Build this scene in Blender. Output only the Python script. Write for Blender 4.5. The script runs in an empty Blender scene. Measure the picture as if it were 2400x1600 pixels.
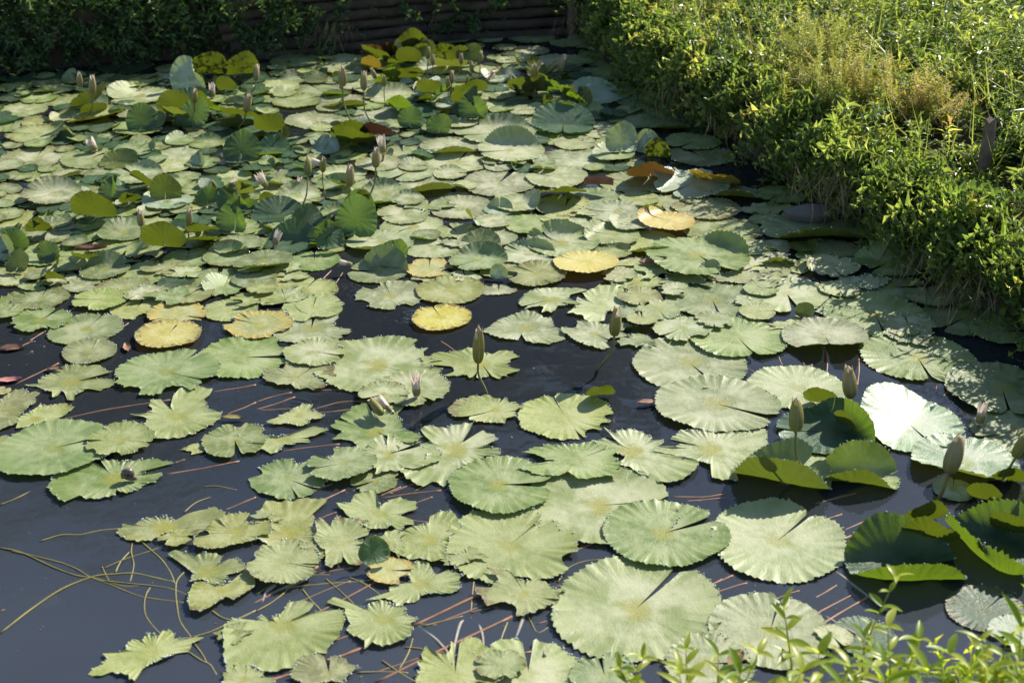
import bpy, bmesh, math, random
import numpy as np
from mathutils import Vector, Matrix

# ------------------------------------------------------------------ camera, sky, sun, exposure
scene = bpy.context.scene
CAM_H = 1.8
PITCH = math.radians(26.5)
cam_data = bpy.data.cameras.new("camera")
cam_data.lens = 18.0 / math.tan(math.radians(20.0))
cam_data.sensor_width = 36.0
cam_data.clip_start = 0.05
cam_data.clip_end = 500.0
cam_data.dof.use_dof = True
cam_data.dof.focus_distance = 4.0
cam_data.dof.aperture_fstop = 5.0
cam = bpy.data.objects.new("camera", cam_data)
cam.location = (0, 0, CAM_H)
cam.rotation_euler = (math.pi / 2 - PITCH, 0, 0)
scene.collection.objects.link(cam)
scene.camera = cam

SUN_EL = math.radians(37.0)
SUN_AZ = math.radians(43.0)          # to the right of straight ahead (+Y towards +X)
world = bpy.data.worlds.new("World")
scene.world = world
world.use_nodes = True
wn = world.node_tree
for n in list(wn.nodes):
    wn.nodes.remove(n)
sky = wn.nodes.new('ShaderNodeTexSky')
sky.sky_type = 'NISHITA'
sky.sun_disc = False
sky.sun_elevation = SUN_EL
sky.sun_rotation = SUN_AZ
sky.air_density = 1.0
sky.dust_density = 0.4
bg = wn.nodes.new('ShaderNodeBackground')
bg.inputs['Strength'].default_value = 0.105
wo = wn.nodes.new('ShaderNodeOutputWorld')
wn.links.new(sky.outputs[0], bg.inputs['Color'])
wn.links.new(bg.outputs[0], wo.inputs['Surface'])

sun_data = bpy.data.lights.new("sun", 'SUN')
sun_data.energy = 5.0
sun_data.angle = math.radians(0.55)
sun_data.color = (1.0, 0.94, 0.83)
sun = bpy.data.objects.new("sun", sun_data)
sdir = Vector((math.sin(SUN_AZ) * math.cos(SUN_EL), math.cos(SUN_AZ) * math.cos(SUN_EL), math.sin(SUN_EL)))
sun.rotation_euler = sdir.to_track_quat('Z', 'Y').to_euler()
sun.location = sdir * 40
scene.collection.objects.link(sun)

scene.view_settings.view_transform = 'Standard'
scene.view_settings.look = 'None'
scene.view_settings.exposure = 0.8
scene.view_settings.gamma = 1.0
scene.view_settings.use_curve_mapping = False
scene.render.engine = 'CYCLES'
scene.cycles.use_denoising = True
scene.cycles.max_bounces = 6
scene.cycles.diffuse_bounces = 3
scene.cycles.glossy_bounces = 2
scene.cycles.transmission_bounces = 4
scene.cycles.transparent_max_bounces = 8
scene.cycles.caustics_reflective = False
scene.cycles.caustics_refractive = False

# ------------------------------------------------------------------ helpers
COL = scene.collection
FPX = 1200.0 / math.tan(math.radians(20.0))      # focal length in pixels of the 2400 wide photo
TS = 3.92                                        # scale of the notes taken on the photo


def ray(x, y):
    a = (x - 1200.0) / FPX
    b = (800.0 - y) / FPX
    return Vector((a, math.cos(PITCH) + b * math.sin(PITCH), -math.sin(PITCH) + b * math.cos(PITCH)))


def on_plane(x, y, z=0.0):
    d = ray(x, y)
    t = (z - CAM_H) / d.z
    return Vector((d.x * t, d.y * t, z)), t


def on_depth(x, y, Y):
    d = ray(x, y)
    t = Y / d.y
    return Vector((d.x * t, Y, CAM_H + d.z * t))


def tile(t, x, y):
    return (t[0] + x / TS, t[1] + y / TS)


def link(o, parent=None):
    COL.objects.link(o)
    if parent is not None:
        o.parent = parent
    return o


def obj(name, me, parent=None, mat=None):
    o = bpy.data.objects.new(name, me)
    if mat is not None:
        me.materials.append(mat)
    return link(o, parent)


def tag(o, label=None, cat=None, group=None, kind=None):
    if label:
        o['label'] = label
    if cat:
        o['category'] = cat
    if group:
        o['group'] = group
    if kind:
        o['kind'] = kind
    return o


def empty(name, loc):
    o = bpy.data.objects.new(name, None)
    o.location = loc
    o.empty_display_size = 0.05
    return link(o)


def mesh_np(name, verts, faces, smooth=True, uv=None, tint=None):
    """verts (n,3) array, faces (m,k) int array (all same size) or list of lists"""
    me = bpy.data.meshes.new(name)
    verts = np.asarray(verts, dtype=np.float32)
    if isinstance(faces, np.ndarray):
        m, k = faces.shape
        me.vertices.add(len(verts))
        me.vertices.foreach_set('co', verts.ravel())
        me.loops.add(m * k)
        me.loops.foreach_set('vertex_index', faces.astype(np.int32).ravel())
        me.polygons.add(m)
        me.polygons.foreach_set('loop_start', np.arange(0, m * k, k, dtype=np.int32))
        me.polygons.foreach_set('loop_total', np.full(m, k, dtype=np.int32))
    else:
        me.from_pydata([tuple(v) for v in verts.tolist()], [], faces)
    me.update(calc_edges=True)
    me.polygons.foreach_set('use_smooth', np.full(len(me.polygons), smooth))
    if uv is not None:
        lay = me.uv_layers.new(name="uv")
        li = np.empty(len(me.loops), dtype=np.int32)
        me.loops.foreach_get('vertex_index', li)
        lay.data.foreach_set('uv', np.asarray(uv, dtype=np.float32)[li].ravel())
    if tint is not None:
        at = me.attributes.new("tint", 'FLOAT', 'POINT')
        at.data.foreach_set('value', np.asarray(tint, dtype=np.float32))
    me.validate()
    return me


def tube_mesh(name, pts, radii, sides=6, wob=0.0, rnd=None):
    pts = [Vector(p) for p in pts]
    V, F = [], []
    n = len(pts)
    up = Vector((0.31, 0.17, 0.93)).normalized()
    for i, p in enumerate(pts):
        t = (pts[min(i + 1, n - 1)] - pts[max(i - 1, 0)]).normalized()
        a = t.cross(up)
        if a.length < 1e-3:
            a = t.cross(Vector((1, 0, 0)))
        a.normalize()
        b = t.cross(a)
        for s in range(sides):
            an = 2 * math.pi * s / sides
            r = radii[i]
            if wob and rnd:
                r *= 1 + rnd.uniform(-wob, wob)
            V.append(p + (a * math.cos(an) + b * math.sin(an)) * r)
    for i in range(n - 1):
        for s in range(sides):
            s2 = (s + 1) % sides
            F.append((i * sides + s, i * sides + s2, (i + 1) * sides + s2, (i + 1) * sides + s))
    F.append(tuple(range(sides - 1, -1, -1)))
    F.append(tuple((n - 1) * sides + s for s in range(sides)))
    me = bpy.data.meshes.new(name)
    me.from_pydata([tuple(v) for v in V], [], F)
    me.polygons.foreach_set('use_smooth', [True] * len(F))
    me.update()
    return me


def smooth_path(P, per=6):
    P = [Vector(p) for p in P]
    if len(P) < 3:
        n = per * 2
        return [P[0].lerp(P[-1], i / n) for i in range(n + 1)]
    Q = [P[0] * 2 - P[1]] + P + [P[-1] * 2 - P[-2]]
    out = []
    for i in range(1, len(Q) - 2):
        p0, p1, p2, p3 = Q[i - 1], Q[i], Q[i + 1], Q[i + 2]
        for k in range(per):
            t = k / per
            out.append(0.5 * ((2 * p1) + (p2 - p0) * t + (2 * p0 - 5 * p1 + 4 * p2 - p3) * t * t + (3 * p1 - p0 - 3 * p2 + p3) * t ** 3))
    out.append(P[-1])
    return out


# ------------------------------------------------------------------ node helpers
class NT:
    def __init__(self, name):
        self.m = bpy.data.materials.new(name)
        self.m.use_nodes = True
        self.t = self.m.node_tree
        for n in list(self.t.nodes):
            self.t.nodes.remove(n)
        self.out = self.t.nodes.new('ShaderNodeOutputMaterial')

    def n(self, kind, **kw):
        nd = self.t.nodes.new(kind)
        for k, v in kw.items():
            setattr(nd, k, v)
        return nd

    def put(self, sock, v):
        if isinstance(v, bpy.types.NodeSocket):
            self.t.links.new(v, sock)
        elif isinstance(v, (tuple, list)) and len(v) == 3 and sock.type == 'RGBA':
            sock.default_value = (*v, 1)
        else:
            sock.default_value = v

    def math(self, op, a, b=0.0, c=None, clamp=False):
        nd = self.n('ShaderNodeMath', operation=op, use_clamp=clamp)
        self.put(nd.inputs[0], a)
        self.put(nd.inputs[1], b)
        if c is not None:
            self.put(nd.inputs[2], c)
        return nd.outputs[0]

    def step(self, v, a, b, to0=0.0, to1=1.0):
        nd = self.n('ShaderNodeMapRange', interpolation_type='SMOOTHSTEP')
        self.put(nd.inputs[0], v)
        nd.inputs[1].default_value = a
        nd.inputs[2].default_value = b
        nd.inputs[3].default_value = to0
        nd.inputs[4].default_value = to1
        return nd.outputs[0]

    def mix(self, f, a, b, mode='MIX'):
        nd = self.n('ShaderNodeMix', data_type='RGBA', blend_type=mode)
        self.put(nd.inputs[0], f)
        self.put(nd.inputs[6], a)
        self.put(nd.inputs[7], b)
        return nd.outputs[2]

    def noise(self, vec, scale, detail=3.0, rough=0.55, w=None):
        nd = self.n('ShaderNodeTexNoise', noise_dimensions='4D' if w is not None else '3D')
        if vec is not None:
            self.put(nd.inputs['Vector'], vec)
        if w is not None:
            self.put(nd.inputs['W'], w)
        nd.inputs['Scale'].default_value = scale
        nd.inputs['Detail'].default_value = detail
        nd.inputs['Roughness'].default_value = rough
        return nd.outputs[0]

    def bump(self, h, strength=0.3, dist=0.01):
        nd = self.n('ShaderNodeBump')
        nd.inputs['Strength'].default_value = strength
        nd.inputs['Distance'].default_value = dist
        self.put(nd.inputs['Height'], h)
        return nd.outputs[0]

    def principled(self, col, rough=0.5, spec=0.5, normal=None, **kw):
        nd = self.n('ShaderNodeBsdfPrincipled')
        self.put(nd.inputs['Base Color'], col)
        self.put(nd.inputs['Roughness'], rough)
        self.put(nd.inputs['Specular IOR Level'], spec)
        if normal is not None:
            self.put(nd.inputs['Normal'], normal)
        for k, v in kw.items():
            self.put(nd.inputs[k], v)
        return nd.outputs[0]

    def add_translucent(self, surf, col, amount, normal=None):
        tr = self.n('ShaderNodeBsdfTranslucent')
        self.put(tr.inputs['Color'], col)
        if normal is not None:
            self.put(tr.inputs['Normal'], normal)
        mx = self.n('ShaderNodeMixShader')
        self.put(mx.inputs[0], amount)
        self.put(mx.inputs[1], surf)
        self.put(mx.inputs[2], tr.outputs[0])
        return mx.outputs[0]

    def done(self, surf):
        self.t.links.new(surf, self.out.inputs['Surface'])
        return self.m


# ------------------------------------------------------------------ materials
def pad_material(name, c1, c2, centre, dust, dust_amt, under, glow, trans=0.2, rough=0.42, spec=0.58, wear=None, wear_amt=0.0, blotch=0.0):
    t = NT(name)
    uv = t.n('ShaderNodeUVMap', uv_map='uv').outputs[0]
    rnd = t.n('ShaderNodeAttribute', attribute_name='leaf_seed').outputs['Fac']
    w = t.math('MULTIPLY', rnd, 37.0)
    ln = t.n('ShaderNodeVectorMath', operation='LENGTH')
    t.put(ln.inputs[0], uv)
    r = ln.outputs[1] if len(ln.outputs) > 1 and ln.outputs[1].name == 'Value' else ln.outputs['Value']
    sep = t.n('ShaderNodeSeparateXYZ')
    t.put(sep.inputs[0], uv)
    ang = t.math('ARCTAN2', sep.outputs[1], sep.outputs[0])
    n1 = t.noise(uv, 1.6, 4, 0.6, w)
    n2 = t.noise(uv, 6.5, 5, 0.65, w)
    n3 = t.noise(uv, 26.0, 4, 0.7, w)
    geo = t.n('ShaderNodeNewGeometry')
    # body colour
    col = t.mix(t.step(n1, 0.35, 0.65), c1, c2)
    # tone of each leaf
    hsv = t.n('ShaderNodeHueSaturation')
    t.put(hsv.inputs['Hue'], t.math('MULTIPLY_ADD', rnd, 0.036, 0.481))
    t.put(hsv.inputs['Saturation'], t.math('MULTIPLY_ADD', t.math('FRACT', t.math('MULTIPLY', rnd, 7.3)), 0.26, 0.80))
    t.put(hsv.inputs['Value'], t.math('MULTIPLY_ADD', t.math('FRACT', t.math('MULTIPLY', rnd, 3.7)), 0.52, 0.72))
    t.put(hsv.inputs['Color'], col)
    col = hsv.outputs[0]
    # dry dusty film, thinner towards the rim
    rim = t.step(t.math('ADD', r, t.math('MULTIPLY_ADD', n2, 0.5, -0.25)), 0.45, 0.95, 1.0, 0.15)
    film = t.math('MULTIPLY', t.step(t.math('ADD', n1, t.math('MULTIPLY', n2, 0.6)), 0.60, 1.0), rim)
    col = t.mix(t.math('MULTIPLY', film, dust_amt), col, dust)
    # radial veins
    warp = t.math('ADD', ang, t.math('MULTIPLY_ADD', n1, 0.5, -0.25))
    v1 = t.math('ABSOLUTE', t.math('SINE', t.math('MULTIPLY', warp, 11.0)))
    v2 = t.math('ABSOLUTE', t.math('SINE', t.math('MULTIPLY', warp, 23.0)))
    vein = t.math('MAXIMUM', t.step(v1, 0.0, 0.16, 1.0, 0.0), t.math('MULTIPLY', t.step(v2, 0.0, 0.22, 1.0, 0.0), t.step(r, 0.5, 0.8)))
    vein = t.math('MULTIPLY', vein, t.step(r, 0.05, 0.25))
    col = t.mix(t.math('MULTIPLY', vein, 0.14), col, t.mix(0.5, c2, (0.42, 0.46, 0.24)))
    # wet olive heart of the leaf
    heart = t.step(t.math('ADD', r, t.math('MULTIPLY_ADD', n2, 0.34, t.math('MULTIPLY_ADD', n1, 0.5, -0.42))), 0.10, 0.24, 1.0, 0.0)
    col = t.mix(t.math('MULTIPLY', heart, t.math('MULTIPLY_ADD', t.math('FRACT', t.math('MULTIPLY', rnd, 5.9)), 0.7, 0.2)), col, centre)
    # silt marks and specks
    if blotch:
        bl = t.math('MULTIPLY', t.step(t.noise(uv, 3.2, 4, 0.6, t.math('ADD', w, 5.0)), 0.55, 0.66), blotch)
        col = t.mix(bl, col, t.mix(0.5, centre, c1))
    sp = t.math('MULTIPLY', t.step(n3, 0.64, 0.72), t.step(n1, 0.40, 0.60))
    col = t.mix(t.math('MULTIPLY', sp, 0.75), col, (0.035, 0.04, 0.018))
    if wear:
        we = t.step(t.math('ADD', t.math('MULTIPLY', r, 0.55), t.math('MULTIPLY', n2, 0.75)), 0.66, 0.86)
        col = t.mix(t.math('MULTIPLY', we, wear_amt), col, wear)
    # browned, rotting rim and spots on some of the leaves
    rot = t.math('MULTIPLY', t.step(t.math('ADD', t.math('MULTIPLY', r, 0.5), t.math('MULTIPLY', t.noise(uv, 4.5, 5, 0.7, t.math('ADD', w, 9.0)), 1.0)), 0.93, 1.03), t.step(t.math('FRACT', t.math('MULTIPLY', rnd, 13.7)), 0.45, 0.75))
    col = t.mix(t.math('MULTIPLY', rot, 0.85), col, (0.15, 0.095, 0.035))
    # underside: ribbed, duller
    ucol = t.mix(t.math('MULTIPLY', vein, 0.5), t.mix(n2, under, tuple(x * 0.6 for x in under)), tuple(x * 1.7 for x in under))
    body = t.mix(geo.outputs['Backfacing'], col, ucol)
    h = t.math('ADD', t.math('MULTIPLY', vein, 0.12), t.math('ADD', t.math('MULTIPLY', n2, 0.9), t.math('MULTIPLY', n3, 0.25)))
    nrm = t.bump(h, 0.42, 0.005)
    rg = t.math('ADD', t.math('MULTIPLY_ADD', film, 0.22, rough), t.math('MULTIPLY_ADD', n2, 0.24, -0.12))
    s = t.principled(body, rg, spec, nrm)
    gl = t.mix(t.math('MULTIPLY', vein, 0.55), glow, tuple(x * 0.35 for x in glow))
    s = t.add_translucent(s, gl, trans, nrm)
    return t.done(s)


PADMAT = {
    'g': pad_material('pad_green', (0.145, 0.205, 0.048), (0.225, 0.28, 0.085), (0.25, 0.255, 0.04), (0.42, 0.44, 0.26), 0.55, (0.13, 0.14, 0.04), (0.22, 0.30, 0.02)),
    'p': pad_material('pad_pale', (0.235, 0.28, 0.095), (0.315, 0.35, 0.14), (0.28, 0.27, 0.05), (0.52, 0.52, 0.35), 0.75, (0.14, 0.13, 0.05), (0.25, 0.31, 0.03), rough=0.47),
    'l': pad_material('pad_lime', (0.215, 0.25, 0.062), (0.29, 0.32, 0.10), (0.29, 0.275, 0.045), (0.43, 0.44, 0.23), 0.55, (0.15, 0.14, 0.035), (0.26, 0.30, 0.02), blotch=0.5, rough=0.47),
    'y': pad_material('pad_yellow', (0.50, 0.385, 0.06), (0.48, 0.42, 0.10), (0.36, 0.34, 0.05), (0.60, 0.53, 0.23), 0.6, (0.3, 0.2, 0.03), (0.6, 0.42, 0.03), trans=0.15, wear=(0.44, 0.28, 0.05), wear_amt=0.14),
    'm': pad_material('pad_fading', (0.28, 0.30, 0.08), (0.36, 0.35, 0.12), (0.34, 0.31, 0.05), (0.48, 0.47, 0.26), 0.6, (0.2, 0.17, 0.04), (0.35, 0.32, 0.03), trans=0.15, wear=(0.46, 0.35, 0.08), wear_amt=0.7),
    'o': pad_material('pad_orange', (0.27, 0.15, 0.04), (0.35, 0.22, 0.05), (0.16, 0.11, 0.03), (0.38, 0.28, 0.14), 0.4, (0.10, 0.06, 0.026), (0.13, 0.068, 0.012), trans=0.3, wear=(0.12, 0.05, 0.02), wear_amt=0.8),
    'k': pad_material('pad_shaded', (0.05, 0.115, 0.05), (0.08, 0.16, 0.075), (0.10, 0.14, 0.035), (0.16, 0.22, 0.13), 0.35, (0.10, 0.11, 0.03), (0.15, 0.24, 0.012), trans=0.42, rough=0.34, spec=0.5),  # dark green with shade painted in, for pads seen in shadow
    'v': pad_material('pad_olive', (0.11, 0.145, 0.022), (0.16, 0.19, 0.035), (0.13, 0.15, 0.025), (0.22, 0.24, 0.09), 0.3, (0.085, 0.09, 0.028), (0.11, 0.145, 0.007), trans=0.40),
    'n': pad_material('pad_brown', (0.07, 0.045, 0.035), (0.10, 0.06, 0.045), (0.07, 0.04, 0.03), (0.15, 0.1, 0.07), 0.3, (0.045, 0.03, 0.026), (0.08, 0.03, 0.015), trans=0.2),
    'w': pad_material('pad_waxy_glare', (0.20, 0.29, 0.15), (0.28, 0.36, 0.21), (0.22, 0.26, 0.06), (0.5, 0.53, 0.42), 0.7, (0.15, 0.15, 0.06), (0.35, 0.42, 0.04), rough=0.36, spec=0.6),  # waxy green, base paled to paint in white sun glare
}


def simple(name, a, b, scale=20, rough=0.6, spec=0.4, bump=0.3, dist=0.004, trans=None, trans_amt=0.3):
    t = NT(name)
    co = t.n('ShaderNodeTexCoord').outputs['Object']
    rnd = t.n('ShaderNodeObjectInfo').outputs['Random']
    n = t.noise(co, scale, 5, 0.6, t.math('MULTIPLY', rnd, 20.0))
    col = t.mix(t.step(n, 0.3, 0.7), a, b)
    hsv = t.n('ShaderNodeHueSaturation')
    t.put(hsv.inputs['Value'], t.math('MULTIPLY_ADD', rnd, 0.4, 0.8))
    t.put(hsv.inputs['Color'], col)
    nr = t.bump(n, bump, dist)
    s = t.principled(hsv.outputs[0], rough, spec, nr)
    if trans:
        s = t.add_translucent(s, trans, trans_amt)
    return t.done(s)


def leaf_material(name, stops, glow, trans=0.4, rough=0.36, spec=0.5):
    t = NT(name)
    at = t.n('ShaderNodeAttribute', attribute_name='tint').outputs['Fac']
    cr = t.n('ShaderNodeValToRGB')
    el = cr.color_ramp.elements
    while len(el) < len(stops):
        el.new(0.5)
    for e, (p, c) in zip(el, stops):
        e.position = p
        e.color = (*c, 1)
    t.put(cr.inputs[0], at)
    co = t.n('ShaderNodeTexCoord').outputs['Object']
    n = t.noise(co, 60, 3)
    col = t.mix(t.math('MULTIPLY', n, 0.5), cr.outputs[0], t.mix(1.0, cr.outputs[0], (0.55, 0.55, 0.5), 'MULTIPLY'))
    s = t.principled(col, rough, spec)
    gl = t.mix(1.0, cr.outputs[0], glow, 'MULTIPLY')
    s = t.add_translucent(s, gl, trans)
    return t.done(s)


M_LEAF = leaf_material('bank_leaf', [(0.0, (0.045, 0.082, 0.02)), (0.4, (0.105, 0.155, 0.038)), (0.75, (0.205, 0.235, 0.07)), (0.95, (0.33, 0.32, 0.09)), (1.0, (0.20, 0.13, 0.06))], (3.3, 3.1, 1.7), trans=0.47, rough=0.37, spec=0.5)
M_SHADE = leaf_material('shade_leaf', [(0.0, (0.035, 0.07, 0.024)), (0.6, (0.07, 0.13, 0.036)), (0.9, (0.11, 0.17, 0.045)), (1.0, (0.16, 0.13, 0.05))], (2.4, 2.4, 1.0), trans=0.3)  # darker leaf ramp, the far bank's shade put into the colour
M_GOLD = leaf_material('golden_leaf', [(0.0, (0.30, 0.34, 0.07)), (0.5, (0.45, 0.44, 0.11)), (1.0, (0.52, 0.42, 0.16))], (1.4, 1.4, 0.8), trans=0.45, rough=0.47)
M_DRY = leaf_material('dry_stalk', [(0.0, (0.10, 0.075, 0.04)), (1.0, (0.24, 0.19, 0.11))], (1.0, 1.0, 0.8), trans=0.1, rough=0.7)
M_NEAR = leaf_material('near_leaf', [(0.0, (0.10, 0.19, 0.02)), (0.5, (0.23, 0.32, 0.03)), (1.0, (0.42, 0.45, 0.09))], (2.1, 2.0, 0.55), trans=0.52, spec=0.4)
M_STEM_G = simple('bud_stem', (0.14, 0.13, 0.035), (0.22, 0.19, 0.06), 40)
M_STEM_R = simple('petiole', (0.22, 0.10, 0.055), (0.33, 0.17, 0.085), 30, rough=0.47)
M_WEED = simple('weed_stem', (0.19, 0.18, 0.045), (0.29, 0.22, 0.06), 30, rough=0.47)
M_WEED_GREY = simple('weed_stem_silted', (0.24, 0.21, 0.18), (0.33, 0.30, 0.25), 60, rough=0.8)
M_LOG = simple('weathered_log', (0.04, 0.03, 0.021), (0.085, 0.065, 0.046), 14, rough=0.85, bump=0.8, dist=0.01)
M_POST = simple('weathered_post', (0.09, 0.065, 0.045), (0.20, 0.155, 0.11), 18, rough=0.9, bump=0.8, dist=0.008)
M_ROCK = simple('bank_stone', (0.10, 0.09, 0.08), (0.17, 0.15, 0.13), 9, rough=0.85, bump=0.6, dist=0.01)
M_SOIL = simple('bank_soil', (0.035, 0.026, 0.017), (0.07, 0.05, 0.032), 6, rough=0.95, bump=0.8, dist=0.02)
M_MUD = simple('pond_mud', (0.012, 0.012, 0.010), (0.022, 0.020, 0.014), 3, rough=1.0, spec=0.0, bump=0.3)
M_DROP = NT('water_drop')
M_DROP = M_DROP.done(M_DROP.principled((0.55, 0.58, 0.55), 0.06, 0.8))
M_SNAIL = simple('snail_shell', (0.07, 0.05, 0.035), (0.20, 0.15, 0.12), 60, rough=0.3)
M_KOI = simple('koi_skin', (0.5, 0.13, 0.03), (0.6, 0.28, 0.10), 30, rough=0.4)
M_DEAD = simple('dead_leaf', (0.16, 0.07, 0.04), (0.28, 0.15, 0.09), 40, rough=0.7)
M_PINKLEAF = simple('sunken_leaf', (0.42, 0.16, 0.14), (0.5, 0.22, 0.18), 30, rough=0.6)
M_BARK = simple('bark', (0.07, 0.055, 0.045), (0.14, 0.115, 0.09), 12, rough=0.9, bump=0.8, dist=0.02)


def bud_material(name, low, high, tip):
    t = NT(name)
    uv = t.n('ShaderNodeUVMap', uv_map='uv').outputs[0]
    sep = t.n('ShaderNodeSeparateXYZ')
    t.put(sep.inputs[0], uv)
    st = t.math('ABSOLUTE', t.math('SINE', t.math('MULTIPLY', sep.outputs[0], math.pi * 4)))
    fine = t.math('ABSOLUTE', t.math('SINE', t.math('MULTIPLY', sep.outputs[0], math.pi * 22)))
    n = t.noise(uv, 9, 4)
    col = t.mix(t.step(t.math('ADD', sep.outputs[1], t.math('MULTIPLY', n, 0.3)), 0.1, 0.95), low, high)
    col = t.mix(t.step(sep.outputs[1], 0.8, 1.0), col, tip)
    col = t.mix(t.step(st, 0.0, 0.28, 0.75, 0.0), col, tip)
    col = t.mix(t.step(fine, 0.0, 0.5, 0.3, 0.0), col, tuple(x * 0.5 for x in low))
    s = t.principled(col, 0.5, 0.4, t.bump(fine, 0.2, 0.002))
    s = t.add_translucent(s, high, 0.3)
    return t.done(s)


M_BUD = bud_material('bud_sepal', (0.20, 0.20, 0.06), (0.42, 0.34, 0.17), (0.55, 0.41, 0.30))
M_BUD_G = bud_material('bud_sepal_green', (0.15, 0.18, 0.035), (0.33, 0.29, 0.08), (0.55, 0.36, 0.26))
M_PETAL = simple('petal', (0.62, 0.50, 0.42), (0.76, 0.68, 0.58), 30, rough=0.5, trans=(0.8, 0.65, 0.55), trans_amt=0.3)


def water_material():
    t = NT('pond_water')
    co = t.n('ShaderNodeNewGeometry').outputs['Position']
    n = t.noise(co, 5.0, 3, 0.5)
    n2 = t.noise(co, 26.0, 3, 0.5)
    h = t.math('ADD', t.math('MULTIPLY', n, 0.006), t.math('MULTIPLY', n2, 0.0005))
    for (x, y), a, k, ext in RINGS:
        d = t.n('ShaderNodeVectorMath', operation='DISTANCE')
        t.put(d.inputs[0], co)
        d.inputs[1].default_value = (x, y, 0)
        dv = d.outputs['Value']
        wv = t.math('SINE', t.math('MULTIPLY', t.math('ADD', dv, t.math('MULTIPLY', n, 0.03)), k))
        f = t.step(dv, 0.0, ext, 1.0, 0.0)
        h = t.math('ADD', h, t.math('MULTIPLY', t.math('MULTIPLY', wv, f), a))
    nd = t.n('ShaderNodeBump')
    nd.inputs['Strength'].default_value = 1.0
    nd.inputs['Distance'].default_value = 1.0
    t.put(nd.inputs['Height'], h)
    nr = nd.outputs[0]
    gl = t.n('ShaderNodeBsdfGlossy')
    gl.inputs['Roughness'].default_value = 0.015
    t.put(gl.inputs['Normal'], nr)
    tr = t.n('ShaderNodeBsdfTransparent')
    tr.inputs['Color'].default_value = (0.85, 0.82, 0.72, 1)
    silt = t.n('ShaderNodeBsdfDiffuse')
    silt.inputs['Color'].default_value = (0.084, 0.098, 0.126, 1)  # murky water body; its blue also paints in sky reflection
    body = t.n('ShaderNodeMixShader')
    sepw = t.n('ShaderNodeSeparateXYZ')
    t.put(sepw.inputs[0], co)
    murk = t.math('ADD', t.step(sepw.outputs[1], 2.1, 3.3, 0.46, 0.20), t.math('MULTIPLY_ADD', t.noise(co, 0.8, 3), 0.3, -0.15))
    t.put(body.inputs[0], murk)
    t.put(body.inputs[1], tr.outputs[0])
    t.put(body.inputs[2], silt.outputs[0])
    fr = t.n('ShaderNodeFresnel')
    fr.inputs['IOR'].default_value = 1.42
    t.put(fr.inputs['Normal'], nr)
    mx = t.n('ShaderNodeMixShader')
    t.put(mx.inputs[0], fr.outputs[0])
    t.put(mx.inputs[1], body.outputs[0])
    t.put(mx.inputs[2], gl.outputs[0])
    m = t.done(mx.outputs[0])
    return m
    va = t.n('ShaderNodeVolumeAbsorption')
    va.inputs['Color'].default_value = (0.45, 0.42, 0.30, 1)
    va.inputs['Density'].default_value = 14.0
    t.t.links.new(va.outputs[0], t.out.inputs['Volume'])
    return m


def D(x, y):      # display pixel (2352 wide) to photo pixel
    return x * 2400 / 2352, y * 2400 / 2352


RINGS = []
for px, py, a, k, ext in [(830, 675, 0.0004, 280, 0.10),
                          (665, 940, 0.0004, 300, 0.09), (1100, 645, 0.0005, 300, 0.10), (945, 725, 0.0005, 300, 0.1)]:
    p, _ = on_plane(*D(px, py))
    RINGS.append(((p.x, p.y), a, k, ext))

# ------------------------------------------------------------------ pond, banks
PC = np.array([-0.5, 4.0])
WATERLINE = [(-8, 5.0), (-5, 5.4), (-3.3, 5.85), (-2.33, 6.40), (-1.79, 6.60), (-1.19, 6.68), (-0.67, 6.92), (-0.38, 7.06), (0.29, 7.22),
             (0.38, 7.1), (0.62, 6.04), (0.91, 5.38), (1.12, 4.7), (1.26, 4.3), (1.42, 3.89), (1.52, 3.6), (1.62, 3.2), (1.55, 2.6), (1.3, 2.1),
             (0.9, 1.88), (0.2, 1.72), (-0.4, 1.5), (-2, 1.2), (-8, 1.0)]


def dense_line(P, step):
    out = []
    for a, b in zip(P, P[1:] + P[:1]):
        n = max(1, int(math.dist(a, b) / step))
        for i in range(n):
            out.append((a[0] + (b[0] - a[0]) * i / n, a[1] + (b[1] - a[1]) * i / n))
    return np.array(out)


LINE = dense_line(WATERLINE, 0.12)
_rel = LINE - PC
_ang = np.arctan2(_rel[:, 1], _rel[:, 0])
_rad = np.hypot(_rel[:, 0], _rel[:, 1])
_o = np.argsort(_ang)
_ang, _rad = _ang[_o], _rad[_o]


def bank_dist(x, y):
    """how far outside the waterline (along the ray from the pond's middle)"""
    a = np.arctan2(y - PC[1], x - PC[0])
    r = np.hypot(x - PC[0], y - PC[1])
    return r - np.interp(a, _ang, _rad, period=2 * math.pi)


def lip_height(x, y):
    far = np.clip((y - 5.6) / 0.8, 0, 1) * np.clip((0.9 - x) / 0.6, 0, 1)
    near = np.clip((2.6 - y) / 0.6, 0, 1)
    return 0.23 + 0.10 * far - 0.12 * near


def ground_z(x, y):
    d = bank_dist(x, y)
    base = lip_height(x, y) + 0.03 * np.sin(3.1 * x + 1.7 * y) + 0.02 * np.sin(7.3 * x - 5.1 * y)
    return np.where(d < 0.0, -0.4, np.where(d < 0.06, base * 0.75, base + 0.05 * np.clip(d, 0, 1.5)))


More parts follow.
